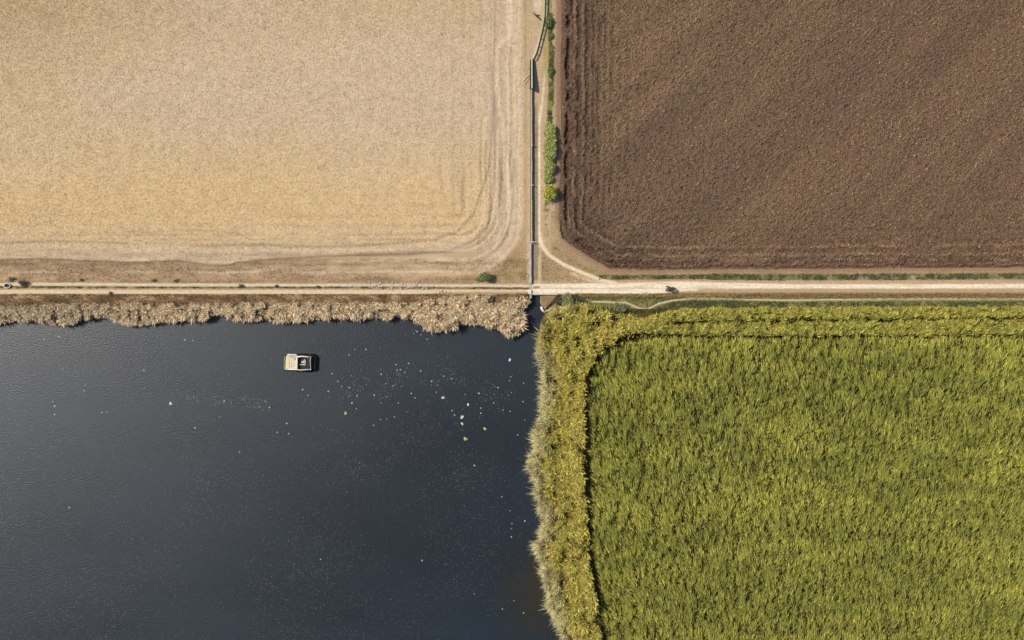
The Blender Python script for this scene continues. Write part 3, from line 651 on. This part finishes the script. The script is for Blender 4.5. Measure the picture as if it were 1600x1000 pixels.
link('bollard', MB().cyl((-3.0, -1.6, .6), (-3.0, -1.6, 1.15), .16, .2, 10).cyl((-3.18, -1.6, 1.0), (-2.8, -1.6, 1.0), .07).me('bollard', D['cream']), boat)
link('well_floor', MB().box(1.2, -.05, .63, 3.0, 3.0, .03).me('well_floor', D['well']), boat)
link('gunwale', MB().tube([(-.25, 1.3, 1.15), (.7, 1.42, 1.2), (1.8, 1.36, 1.2), (2.75, 1.25, 1.15)], .17, 8).me('gunwale', D['white'], True), boat)
link('gunwale', MB().tube([(-3.0, -1.72, .95), (-.3, -1.74, 1.0), (.6, -1.8, 1.0), (1.7, -1.66, 1.0), (2.85, -1.6, .98)], .12, 8).me('gunwale', D['white'], True), boat)
link('stern_rail', MB().tube([(2.78, 1.3, 1.15), (2.72, .3, 1.1), (2.78, -.6, 1.05), (2.85, -1.6, .98)], .12, 8).me('stern_rail', D['oldwood'], True), boat)
for yy in (1.3, -1.6):
    link('rail_post', MB().cyl((2.8, yy, .6), (2.8, yy, 1.2), .14, .14, 8).me('rail_post', D['white']), boat)
link('cleat', MB().box(2.45, 1.78, .68, .35, .16, .12, 0, .03).me('cleat', D['metal']), boat)
link('engine_box', MB().box(2.2, -.1, .86, .55, 2.2, .42, 0, .06).me('engine_box', D['seat']), boat)
link('fender', MB().tube([(.2, -2.08, .35), (2.6, -2.08, .35)], .16, 8).me('fender', D['rubber'], True), boat)
pts = [(-.05 - .35, -.62, .70), (.1, -.5, .72), (.45, -.62, .74), (.55, -.3, .74), (.45, .1, .75), (.15, .2, .76), (.02, .0, .76), (.25, -.08, .78), (.5, .3, .78), (.72, .62, .78), (.9, .25, .78), (.92, -.3, .76), (.75, -.68, .74), (.55, -.6, .72), (.62, -.1, .72), (.75, .3, .71)]
def crom(p, k=5):
    out = []
    for i in range(len(p) - 1):
        a, b, c, d = (Vector(p[max(i - 1, 0)]), Vector(p[i]), Vector(p[i + 1]), Vector(p[min(i + 2, len(p) - 1)]))
        for j in range(k):
            t = j / k; out.append(.5 * ((2 * b) + (c - a) * t + (2 * a - 5 * b + 4 * c - d) * t * t + (3 * b - a - 3 * c + d) * t ** 3))
    return out + [Vector(p[-1])]
rp = link('rope', MB().tube(crom(pts), .085, 7).me('rope', D['rope'], True), None, (bx + .62, by - .0, WZ + .03)); tag(rp, 'white rope lying in loops in the dark well of the boat', 'rope')

# ------------------------------------------------------------------ quad bike on the track
qx, qy, _ = P(1046, 451.6)
qb = tag(empty('quad_bike', (qx, qy, z1(1046, 452) + .01), R(-12)), 'small dark grey quad bike standing on the pale dirt track', 'quad bike')
for sx, rr, ww in ((-.68, .29, .24), (.66, .31, .32)):
    for sy in (-1, 1):
        w = link('wheel', MB().torus(rr * .66, rr * .36, 18, 8, axis='Y').me('wheel', D['rubber'], True), qb, (sx, sy * (.5 if sx < 0 else .48), rr), scale=(1, ww / (rr * .72), 1))
        link('rim', MB().cyl((0, -.06, 0), (0, .06, 0), rr * .4, rr * .4, 12).me('rim', D['metal']), w)
link('frame', MB().cyl((-.68, -.45, .29), (-.68, .45, .29), .04).cyl((.66, -.45, .31), (.66, .45, .31), .05).box(0, 0, .38, 1.3, .3, .2, 0, .03).me('frame', D['metal']), qb)
link('front_body', MB().box(-.55, 0, .66, .55, .4, .25, 0, .08, .8).me('front_body', D['mauve']), qb)
link('fuel_tank', MB().box(-.12, 0, .72, .4, .3, .24, 0, .07, .8).me('fuel_tank', D['mauve']), qb)
link('seat', MB().box(.3, 0, .76, .62, .34, .16, 0, .06, .9).me('seat', D['seat']), qb)
for sy in (-1, 1):
    link('mudguard', MB().box(-.68, sy * .42, .64, .62, .3, .05, 0, .02).me('mudguard', D['mauve']), qb)
    link('mudguard', MB().box(.66, sy * .42, .68, .66, .34, .05, 0, .02).me('mudguard', D['mauve']), qb)
    link('footrest', MB().box(.02, sy * .36, .34, .5, .26, .04, 0, .01).me('footrest', D['seat']), qb)
    link('headlight', MB().cyl((-.84, sy * .14, .66), (-.88, sy * .14, .66), .06, .06, 10).me('headlight', D['white']), qb)
h_ = link('handlebar', MB().tube([(-.28, -.42, .98), (-.36, -.2, 1.0), (-.42, 0, .96), (-.36, .2, 1.0), (-.28, .42, .98)], .022).cyl((-.5, 0, .6), (-.42, 0, .97), .03).me('handlebar', D['seat']), qb)
for sy in (-1, 1): link('grip', MB().cyl((-.28, sy * .4, .98), (-.24, sy * .54, .97), .032).me('grip', D['rubber']), h_)
for sx, L_ in ((-.72, .4), (.78, .5)):
    m = MB()
    for k in range(5): m.cyl((sx - L_ / 2 + k * L_ / 4, -.34, .84), (sx - L_ / 2 + k * L_ / 4, .34, .84), .014, seg=6)
    m.cyl((sx - L_ / 2, -.34, .84), (sx + L_ / 2, -.34, .84), .016, seg=6).cyl((sx - L_ / 2, .34, .84), (sx + L_ / 2, .34, .84), .016, seg=6).cyl((sx, -.3, .66), (sx, -.3, .84), .014, seg=6).cyl((sx, .3, .66), (sx, .3, .84), .014, seg=6)
    link('luggage_rack', m.me('luggage_rack', D['metal']), qb)
link('cargo_box', MB().box(.78, .06, .99, .46, .6, .28, 0, .05).me('cargo_box', D['seat']), qb)

# ------------------------------------------------------------------ fences and walls along the lane
def beam(m, p, q, w, z0, z1):
    p = Vector(p); q = Vector(q); d = q - p; m.box((p.x + q.x) / 2, (p.y + q.y) / 2, (z0 + z1) / 2, d.length, w, z1 - z0, math.atan2(d.y, d.x))
def rail_fence(label, pts, mats, hgt, cap_w, step=13):
    o0 = P(*pts[0]); root = tag(empty('rail_fence', (o0[0], o0[1], 0)), label, 'fence')
    loc = [(P(*p)[0] - o0[0], P(*p)[1] - o0[1]) for p in pts]
    for i, (a, b) in enumerate(zip(loc[:-1], loc[1:])):
        mt = mats[min(i, len(mats) - 1)]
        m = MB(); beam(m, (*a, 0), (*b, 0), cap_w, hgt - .06, hgt); link('top_rail', m.me('top_rail', mt), root)
        m = MB(); beam(m, (*a, 0), (*b, 0), .05, hgt * .12, hgt * .45); link('lower_rail', m.me('lower_rail', mt), root)
        link('post', MB().box(a[0], a[1], hgt / 2 - .06, .16, .16, hgt + .1, 0, .015).me('post', mt), root)
    return root
rail_fence('pale curving rail fence at the top of the lane with mossy upper rails', [(851, -70), (850.5, -40), (850.5, -15), (850.3, 5), (849.5, 28), (846.5, 46), (843, 60), (840, 72), (836.5, 84), (832, 93)],
           [D['greenwood']] * 6 + [D['palewood']] * 4, .95, .3)
# dark timber screen
sc0 = P(830.8, 94); scr = tag(empty('timber_screen', (sc0[0], sc0[1], 0)), 'dark timber screen with pale capping rail beside the lane', 'screen')
L0 = 46 * MPP; nb = 12
for k in range(nb):
    hk = .55 + .75 * k / (nb - 1)
    link('board', MB().box(.012 * (-1) ** k, -(k + .5) * L0 / nb, hk / 2 - .02, .80, L0 / nb - .02, hk, 0, .01).me('board', D['darkwood']), scr)
cap_ = link('capping_rail', MB().box(.02, 0, 0, .27, L0 + .1, .1, 0, .02).me('capping_rail', D['palewood']), scr, (0, -L0 / 2, 1.0), (-math.atan2(.75, L0) , 0, 0))
for k in (0, 1): link('end_post', MB().box(0, -k * L0 + (.09 if k == 0 else -.09), .35 + .38 * k, .3, .16, .8 + .76 * k, 0, .02).me('end_post', D['oldwood']), scr)
# low board wall
lw0 = P(830.6, 141); lw = tag(empty('low_wall', (lw0[0], lw0[1], 0)), 'long low weathered board wall running straight down beside the lane', 'wall')
segs = [(141, 166), (166, 190), (190, 209), (209, 228), (228, 248), (248, 269), (269, 290), (290, 312), (312, 334), (334, 356), (356, 378)]
for i, (a, b) in enumerate(segs):
    off = (-.03, .02, 0, .04, -.02, .03, 0, -.03, .02, .0, .03)[i]
    m = MB(); ya, yb = -(a - 141) * MPP, -(b - 141) * MPP
    m.box(off, (ya + yb) / 2, .24, .1, (b - a) * MPP - .03, .62); link('board', m.me('board', D['oldwood']), lw)
    m = MB(); m.box(off, (ya + yb) / 2, .58, .2, (b - a) * MPP - .03, .05, 0, .01); link('capping_board', m.me('capping_board', D['oldwood']), lw)
    link('post', MB().box(off + .1, ya, .3, .12, .14, .7).me('post', D['darkwood']), lw)
for vv, ww in ((228, .35), (290, .5), (378.5, 1.15)):
    link('marker_post', MB().box(.06 + ww * .15, -(vv - 141) * MPP, .78, ww, .17, .2, 0, .03).box(.02, -(vv - 141) * MPP, .45, .16, .16, .9).me('marker_post', D['limew']), lw)
# kerb west of the wall
kb0 = P(827.6, 141); kb = tag(empty('kerb', (kb0[0], kb0[1], 0)), 'thin pale kerb strip along the wheat side of the board wall', 'kerb')
for k in range(12):
    link('kerb_stone', MB().box(.02 * (k % 3 - 1), -(k + .5) * 3.0, .05, .16, 2.94, .18, 0, .015).me('kerb_stone', D['concrete']), kb)
# concrete wall over the track
cw0 = P(828.6, 380); cw = tag(empty('concrete_wall', (cw0[0], cw0[1], 0)), 'worn concrete wall running down to the track and the culvert', 'wall')
vs_ = [380, 392, 404, 417, 430, 443]
for i, (a, b) in enumerate(zip(vs_[:-1], vs_[1:])):
    link('coping_slab', MB().box(.03 * (-1) ** i + .0, -((a + b) / 2 - 380) * MPP, .22, .42 + .04 * (i % 2) + .03 * i, (b - a) * MPP - .03, .64, 0, .03).me('coping_slab', D['concrete']), cw)
link('crossing_slab', MB().box(.05, -(447.8 - 380) * MPP, .0, .5, 9.2 * MPP, .16, 0, .03).me('crossing_slab', D['concrete']), cw)
link('parapet', MB().box(-.1, -(456.2 - 380) * MPP, .1, .75, 6.5 * MPP, .5, R(3), .04).me('parapet', D['limew']), cw)
link('parapet', MB().box(.06, -(463 - 380) * MPP, -.1, .5, 7 * MPP, .9, R(-3), .05).me('parapet', D['concrete']), cw)
# culvert headwall
hw0 = P(851, 459); hw = tag(empty('culvert', (hw0[0], hw0[1], 0)), 'pale culvert headwall carrying the track over the dark stream', 'culvert')
link('headwall', MB().box(0, -.12, -.42, 41 * MPP, .32, 1.0).box(-2.3, -.30, -.75, .9, .05, .5).me('headwall', D['concrete']), hw)
link('edge_beam', MB().box(-.1, .02, .08, 41.6 * MPP, .42, .1, 0, .02).me('edge_beam', D['curb']), hw)

# ------------------------------------------------------------------ loose wood
def log(name, label, cat, pts, r, mat, branches=()):
    o0 = Vector(pts[0]); m = MB().tube([Vector(p) - o0 for p in pts], r, 8)
    root = tag(link(name, m.me(name, mat, True), None, o0), label, cat)
    for b in branches: link('branch', MB().tube([Vector(p) - o0 for p in b[0]], b[1], 6).me('branch', mat, True), root)
    return root
log('log', 'bleached white log lying at the water edge below the culvert', 'log', [P(845.5, 479, -.2), P(847.5, 484, -.2), P(852, 488.5, -.25)], [.28, .33, .22], D['drift'],
    [([P(851, 487, -.2), P(858, 484, .1), P(865, 480, .2)], [.1, .08, .04])])
log('pole', 'dark pole slanting down from the track to the white log', 'pole', [P(871, 462, .3), P(862, 472, .3), P(852, 483, .1)], .16, D['bark'])
log('branch', 'bent grey branch curled on the bank right of the white log', 'branch', [P(855, 486, .2), P(861, 483, .35), P(865, 479, .3), P(864, 484, .3)], [.11, .1, .08, .05], D['oldwood'])
log('branch', 'dark forked streak lying across the pale lane end at the top', 'branch', [P(832, 19, .1), P(837, 24, .15), P(845, 31, .1)], [.06, .2, .14], D['bark'], [([P(838, 24, .2), P(843, 24, .2)], .08)])  # slanting dark mark built as a thin forked tube
log('stick', 'pale stick leaning beside the dark screen, upper of the pair', 'stick', [P(826, 117, .3), P(817, 128, .1)], .06, D['drift'])
log('stick', 'pale stick leaning beside the dark screen, lower of the pair', 'stick', [P(827, 121, .3), P(819, 132, .1)], .05, D['drift'])

# pale ring left end of the track
rx_, ry_, _ = P(12.2, 446.5)
tr = tag(empty('ring_trough', (rx_, ry_, z1(12, 446))), 'round pale ring standing on the track at the far left', 'trough')
link('rim', MB().torus(.72, .15, 28, 8, c=(0, 0, .22), sy=.72, wob=.25).me('rim', D['ring'], True), tr)
link('basin', MB().prism([(.68 * math.cos(k * .5236), .48 * math.sin(k * .5236)) for k in range(12)], .02, .1).me('basin', D['well']), tr)

# stones
st_me = [MB().rock((0, 0, 0), 1, .8, .6).me('stone', D['stone']) for _ in range(4)]
def stone(u, v, s, label, group=None):
    o = link('stone', st_me[rng.integers(0, 4)], None, P(u, v, z1(u, v) + s * .3), (0, 0, rng.uniform(0, 6)), (s, s, s)); tag(o, label, 'stone', group)
for uu, vv, s in ((686, 457, .28), (690, 455, .34), (692, 459, .24), (696, 456, .26), (699, 460, .2), (702, 457, .22), (705, 461, .17)):
    stone(uu, vv, s, 'pale stone in the small cluster on the lower rut', 'stones clustered on the lower rut')
stone(388, 464, .24, 'single pale stone on the slope below the left track')
for _ in range(46):
    uu = rng.choice([rng.uniform(565, 600), rng.uniform(605, 668)]); vv = rng.uniform(440, 452)
    stone(uu, vv, rng.uniform(.12, .3), 'pale broken stone in the rubble strewn on the upper rut', 'rubble stones on the upper rut')
m = MB()
for _ in range(170):
    uu = rng.uniform(545, 690); vv = rng.normal(446.5, 2.6); s = rng.uniform(.05, .13); m.rock(P(uu, vv, z1(uu, vv) + .03), s, s * .8, s * .6)
tag(link('rubble', m.me('rubble', D['stone'])), 'fine pale rubble strewn between the stones on the upper rut', 'rubble', kind='stuff')

# ------------------------------------------------------------------ shrubs
def shrub(name, label, cat, u, v, rx, ry, hgt, nleaf, cols, leaf=.22, group=None, lumps=5, z0=None):
    x, y, _ = P(u, v); zb = z1(u, v) if z0 is None else z0
    root = tag(empty(name, (x, y, zb)), label, cat, group)
    m = MB().tube([(0, 0, -.1), (.03, 0, hgt * .4), (0, .04, hgt * .7)], [.09, .07, .03], 6)
    for k in range(4):
        a = k * 1.6 + rng.random(); m.tube([(0, 0, hgt * .15), (math.cos(a) * rx * .5, math.sin(a) * ry * .5, hgt * .65)], [.05, .02], 5)
    link('stem', m.me('stem', D['bark']), root)
    cx_ = rng.uniform(-.5, .5, lumps) * rx; cy_ = rng.uniform(-.6, .6, lumps) * ry; cz_ = rng.uniform(.45, .75, lumps) * hgt; cr_ = rng.uniform(.42, .62, lumps)
    k = rng.integers(0, lumps, nleaf); d = rng.normal(0, 1, (nleaf, 3)); d /= np.linalg.norm(d, axis=1)[:, None]; d[:, 2] = np.abs(d[:, 2]) * .9 - .15; rr = rng.uniform(.35, 1.3, nleaf)
    px_ = cx_[k] + d[:, 0] * rr * cr_[k] * rx; py_ = cy_[k] + d[:, 1] * rr * cr_[k] * ry; pz_ = np.maximum(cz_[k] + d[:, 2] * rr * hgt * .4, .05)
    t = rc(cols, nleaf, .1) * lj(nleaf, .6); a = rng.uniform(0, 6.3, nleaf); l = leaf * rng.uniform(.6, 1.3, nleaf)
    me = blades('foliage', px_, py_, pz_, l * rng.uniform(-.5, .8, nleaf), l * .6, np.cos(a) * l, np.sin(a) * l, t * .85, t, M['leaf'], .6)
    link('foliage', me, root); return root
BG = [(.24, .28, .10), (.36, .40, .18), (.15, .18, .06)]
shrub('bush', 'round dark green bush beside the track left of the concrete wall', 'bush', 758, 434.5, 1.35, 1.15, 1.5, 2600, BG, .24, lumps=8)
shrub('bush', 'low pale green weed clump against the left side of the round bush', 'bush', 750, 436, .9, .55, .5, 700, [(.26, .28, .12), (.34, .33, .18)], .2)
HC = [(.54, .56, .15), (.44, .46, .12), (.62, .64, .28), (.26, .31, .08)]
hd = [(859.5, 200, 1.0, 1.4, 1.2, 'topmost'), (859.5, 214, 1.15, 1.5, 1.3, 'second from the top'), (859, 230, 1.15, 1.5, 1.4, 'third from the top'), (858.5, 247, 1.1, 1.5, 1.4, 'fourth from the top'), (858.5, 262, 1.05, 1.4, 1.3, 'fifth from the top'), (857, 277, .9, 1.3, 1.0, 'lowest and sparsest')]
for (uu, vv, a, b, hh, w) in hd:
    shrub('hedge_bush', 'bright green bush in the lane hedge, ' + w + ' of the row', 'bush', uu, vv, a * 1.25, b * 1.1, hh, 2300, HC, .26, 'bright green bushes in the lane hedge', 7)
shrub('bush', 'yellow-green rounded bush just below the end of the lane hedge', 'bush', 859, 304, 1.55, 2.0, 1.9, 4200, [(.60, .60, .10), (.50, .50, .09), (.36, .38, .07)], .28, lumps=9)
shrub('bush', 'green bush by the lane at the top beside the pale fence', 'bush', 857, 35, 1.0, 1.5, .9, 1800, [(.18, .26, .06), (.26, .33, .1), (.12, .18, .05)], .24, lumps=7)
shrub('bush', 'small sparse green bush below the bush at the top of the lane', 'bush', 860, 54, .8, 1.4, .5, 600, [(.26, .28, .08), (.2, .24, .07)], .2)
shrub('bush', 'olive green bush midway beside the dark timber screen', 'bush', 860, 113, .9, 1.2, .6, 1100, [(.22, .25, .06), (.30, .31, .1), (.15, .18, .05)], .22)
DB = [(.10, .075, .05), (.16, .12, .08), (.07, .06, .04)]
shrub('dead_bush', 'dark brown dead bush on the track right of the pale ring', 'bush', 38, 444, 1.35, .8, .7, 600, DB, .22)
shrub('weed_clump', 'dark weed clump above the pale ring at the far left', 'weeds', 20, 436.5, 1.6, .55, .3, 260, [(.14, .13, .06), (.2, .17, .1)], .2)
for (uu, vv, a, lab) in ((128, 438.5, .8, 'low brown weed clump above the left track, nearest the dead bush'), (241, 437.5, .9, 'low olive weed clump above the left track, left of a darker one'), (275, 438.5, .75, 'dark green weed clump standing above the upper left rut'),
                         (377, 446.5, .8, 'dark tuft in the middle of the left track above the lone stone'), (498, 448, .6, 'dark tuft in the middle strip of the left track right of the boat'), (432, 446.5, .35, 'tiny dark tuft on the upper rut above the boat'),
                         (173, 459, .45, 'small dark tuft on the lower rut at the left')):
    shrub('weed_clump', lab, 'weeds', uu, vv, a, .42, .3, 170, [(.12, .11, .05), (.18, .16, .08), (.09, .10, .04)], .17)
shrub('bush', 'grey green bush at the track edge right of the culvert', 'bush', 886, 468, 1.5, 1.3, .9, 1800, [(.30, .31, .13), (.42, .41, .2), (.20, .22, .09)], .26, lumps=7)
shrub('bush', 'bluish green bush below the track left of the tan spur', 'bush', 969, 480, 2.0, 1.1, .9, 1800, [(.30, .31, .13), (.40, .40, .20), (.20, .22, .09)], .26, lumps=7)

# ------------------------------------------------------------------ floating leaves
def disc(name, mat, k=7, th=.02):
    pts_ = [(math.cos(i * 2 * math.pi / k) * rng.uniform(.75, 1.1), math.sin(i * 2 * math.pi / k) * rng.uniform(.6, 1.0)) for i in range(k)]
    return MB().prism(pts_, 0, th).me(name, mat)
fm = [disc('floating_leaf', D['fleck']) for _ in range(4)]
pw_ = [disc('leaf', D['padwhite']) for _ in range(3)]; py2 = [disc('leaf', D['padyel']) for _ in range(3)]
big = [(692, 621, .42, 0, 'cream floating leaf clump, solitary, above the pair of white ones'), (731.5, 632.5, .34, 0, 'small grey-white leaf clump right of the solitary cream one'), (721, 652, .46, 0, 'large white leaf clump, upper of the close pair'),
       (721.5, 663, .32, 0, 'smaller white leaf clump, lower of the close pair'), (757, 670.5, .36, 1, 'small yellowish leaf clump right of the close white pair'), (727.5, 686, .44, 1, 'large yellow leaf clump, lowest of the bright ones'),
       (540, 646, .44, 1, 'greenish leaf clump alone below and right of the boat'), (265, 631.5, .42, 0, 'pale leaf clump alone at the left end of the ripple line'), (797, 563, .36, 0, 'upright pale leaf clump near the mouth of the stream')]
for uu, vv, s, yl, lab in big:
    root = tag(empty('floating_leaves', P(uu, vv, WZ), 0), lab, 'leaves', 'bright leaf clumps floating on the pond')
    for k in range(3):
        o = link('leaf', (py2 if yl else pw_)[k], root, (rng.uniform(-.5, .5) * s, rng.uniform(-.6, .6) * s, .03 + .02 * k), (rng.uniform(-.2, .2), rng.uniform(-.2, .2), rng.uniform(0, 6)), (s * .75,) * 3)
sm = [(595, 585), (545, 606), (533, 604), (618, 570), (620, 578), (625, 578), (638, 568), (657, 580), (693, 588), (705, 592), (584, 618), (604, 620), (595, 630), (622, 630), (635, 644), (557, 619), (556, 639), (549, 630), (583, 665), (594, 656), (604, 655), (616, 652), (642, 615), (648, 622), (706, 642), (710, 649), (748, 615), (771, 630), (751, 638), (751, 646), (778, 606), (796, 595), (798, 589), (786, 641), (797, 643), (794, 618), (799, 614), (818, 599), (817, 628), (820, 657), (809, 680), (741, 728), (83, 635), (80, 628), (83, 648), (157, 645), (165, 644), (447, 662), (373, 707), (432, 676), (450, 678), (554, 546), (571, 546), (545, 555), (287, 531), (300, 532), (67, 530), (90, 526), (95, 578), (223, 579), (106, 794), (131, 602), (129, 611), (784, 777), (797, 799), (800, 819), (799, 827), (799, 840), (820, 815), (741, 929), (803, 940), (818, 959), (785, 953), (659, 877), (500, 875), (349, 627), (379, 625), (404, 636), (420, 637), (472, 609), (480, 618), (527, 596), (518, 584), (512, 612), (342, 652), (303, 669), (632, 582), (674, 596), (681, 613), (614, 603), (602, 600), (651, 518), (657, 523), (667, 530), (646, 521)]
for uu, vv in sm:
    s = rng.uniform(.11, .24)
    o = link('floating_leaf', fm[rng.integers(0, 4)], None, P(uu, vv, WZ + .015), (0, 0, rng.uniform(0, 6)), (s, s, 1)); tag(o, 'tiny pale leaf floating on the dark pond', 'leaf', 'tiny pale leaves floating on the pond')
# specks nobody could count
n = 170000
u, v = scatter(n, -60, 850, 500, 1060); x, y = X(u), Y(v)
g = fbm(x / 3, y / 3, 300, 3); g2 = fbm(x / 14, y / 14, 303)
dens = .05 + .22 * ss(640, 760, v) * ss(.35, .6, g2) + .35 * band(pld(u, v, [(570, 730), (640, 690), (700, 655)]), 0, 8, 30) * ss(.3, .6, g) \
    + .5 * band(pld(u, v, [(280, 622), (360, 625), (420, 632)]), 0, 4, 9) * ss(.4, .6, g) + .24 * band(pld(u, v, [(540, 610), (590, 605), (650, 588), (700, 585), (790, 625)]), 0, 8, 22) * ss(.42, .6, g) \
    + .5 * band(np.hypot(u - 505, v - 893), 0, 5, 10) + .4 * band(np.hypot(u - 720, v - 743), 0, 8, 14) + .06 * band(v, 618, 4, 8) * (u > 280) * (u < 620) + .3 * band(np.hypot(u - 592, v - 619), 0, 6, 8)
dens *= np.where(u < 780, 1, .5) * (sd(u, v, POND) > 6)
u, v = pick(u, v, dens * .5); x, y = X(u), Y(v); n = len(u)
s = rng.uniform(.035, .085, n) * (1 + .45 * band(pld(u, v, [(545, 606), (620, 585), (700, 590), (790, 625)]), 0, 10, 22) + .5 * band(pld(u, v, [(280, 622), (420, 634)]), 0, 4, 9)); a = rng.uniform(0, 6.3, n)
Vq = np.stack([np.stack([x + np.cos(a + k * 2.094) * s, y + np.sin(a + k * 2.094) * s, np.full(n, WZ + .012)], -1) for k in range(3)], 1)
cq = rc([(.32, .34, .27), (.46, .45, .31), (.34, .29, .18)], n)
o = link('duckweed', mesh_np('duckweed', Vq.reshape(-1, 3), np.arange(n * 3).reshape(-1, 3), M['straw'], np.repeat(cq, 3, 0)))
tag(o, 'fine pale duckweed specks drifting on the pond', 'duckweed', kind='stuff')
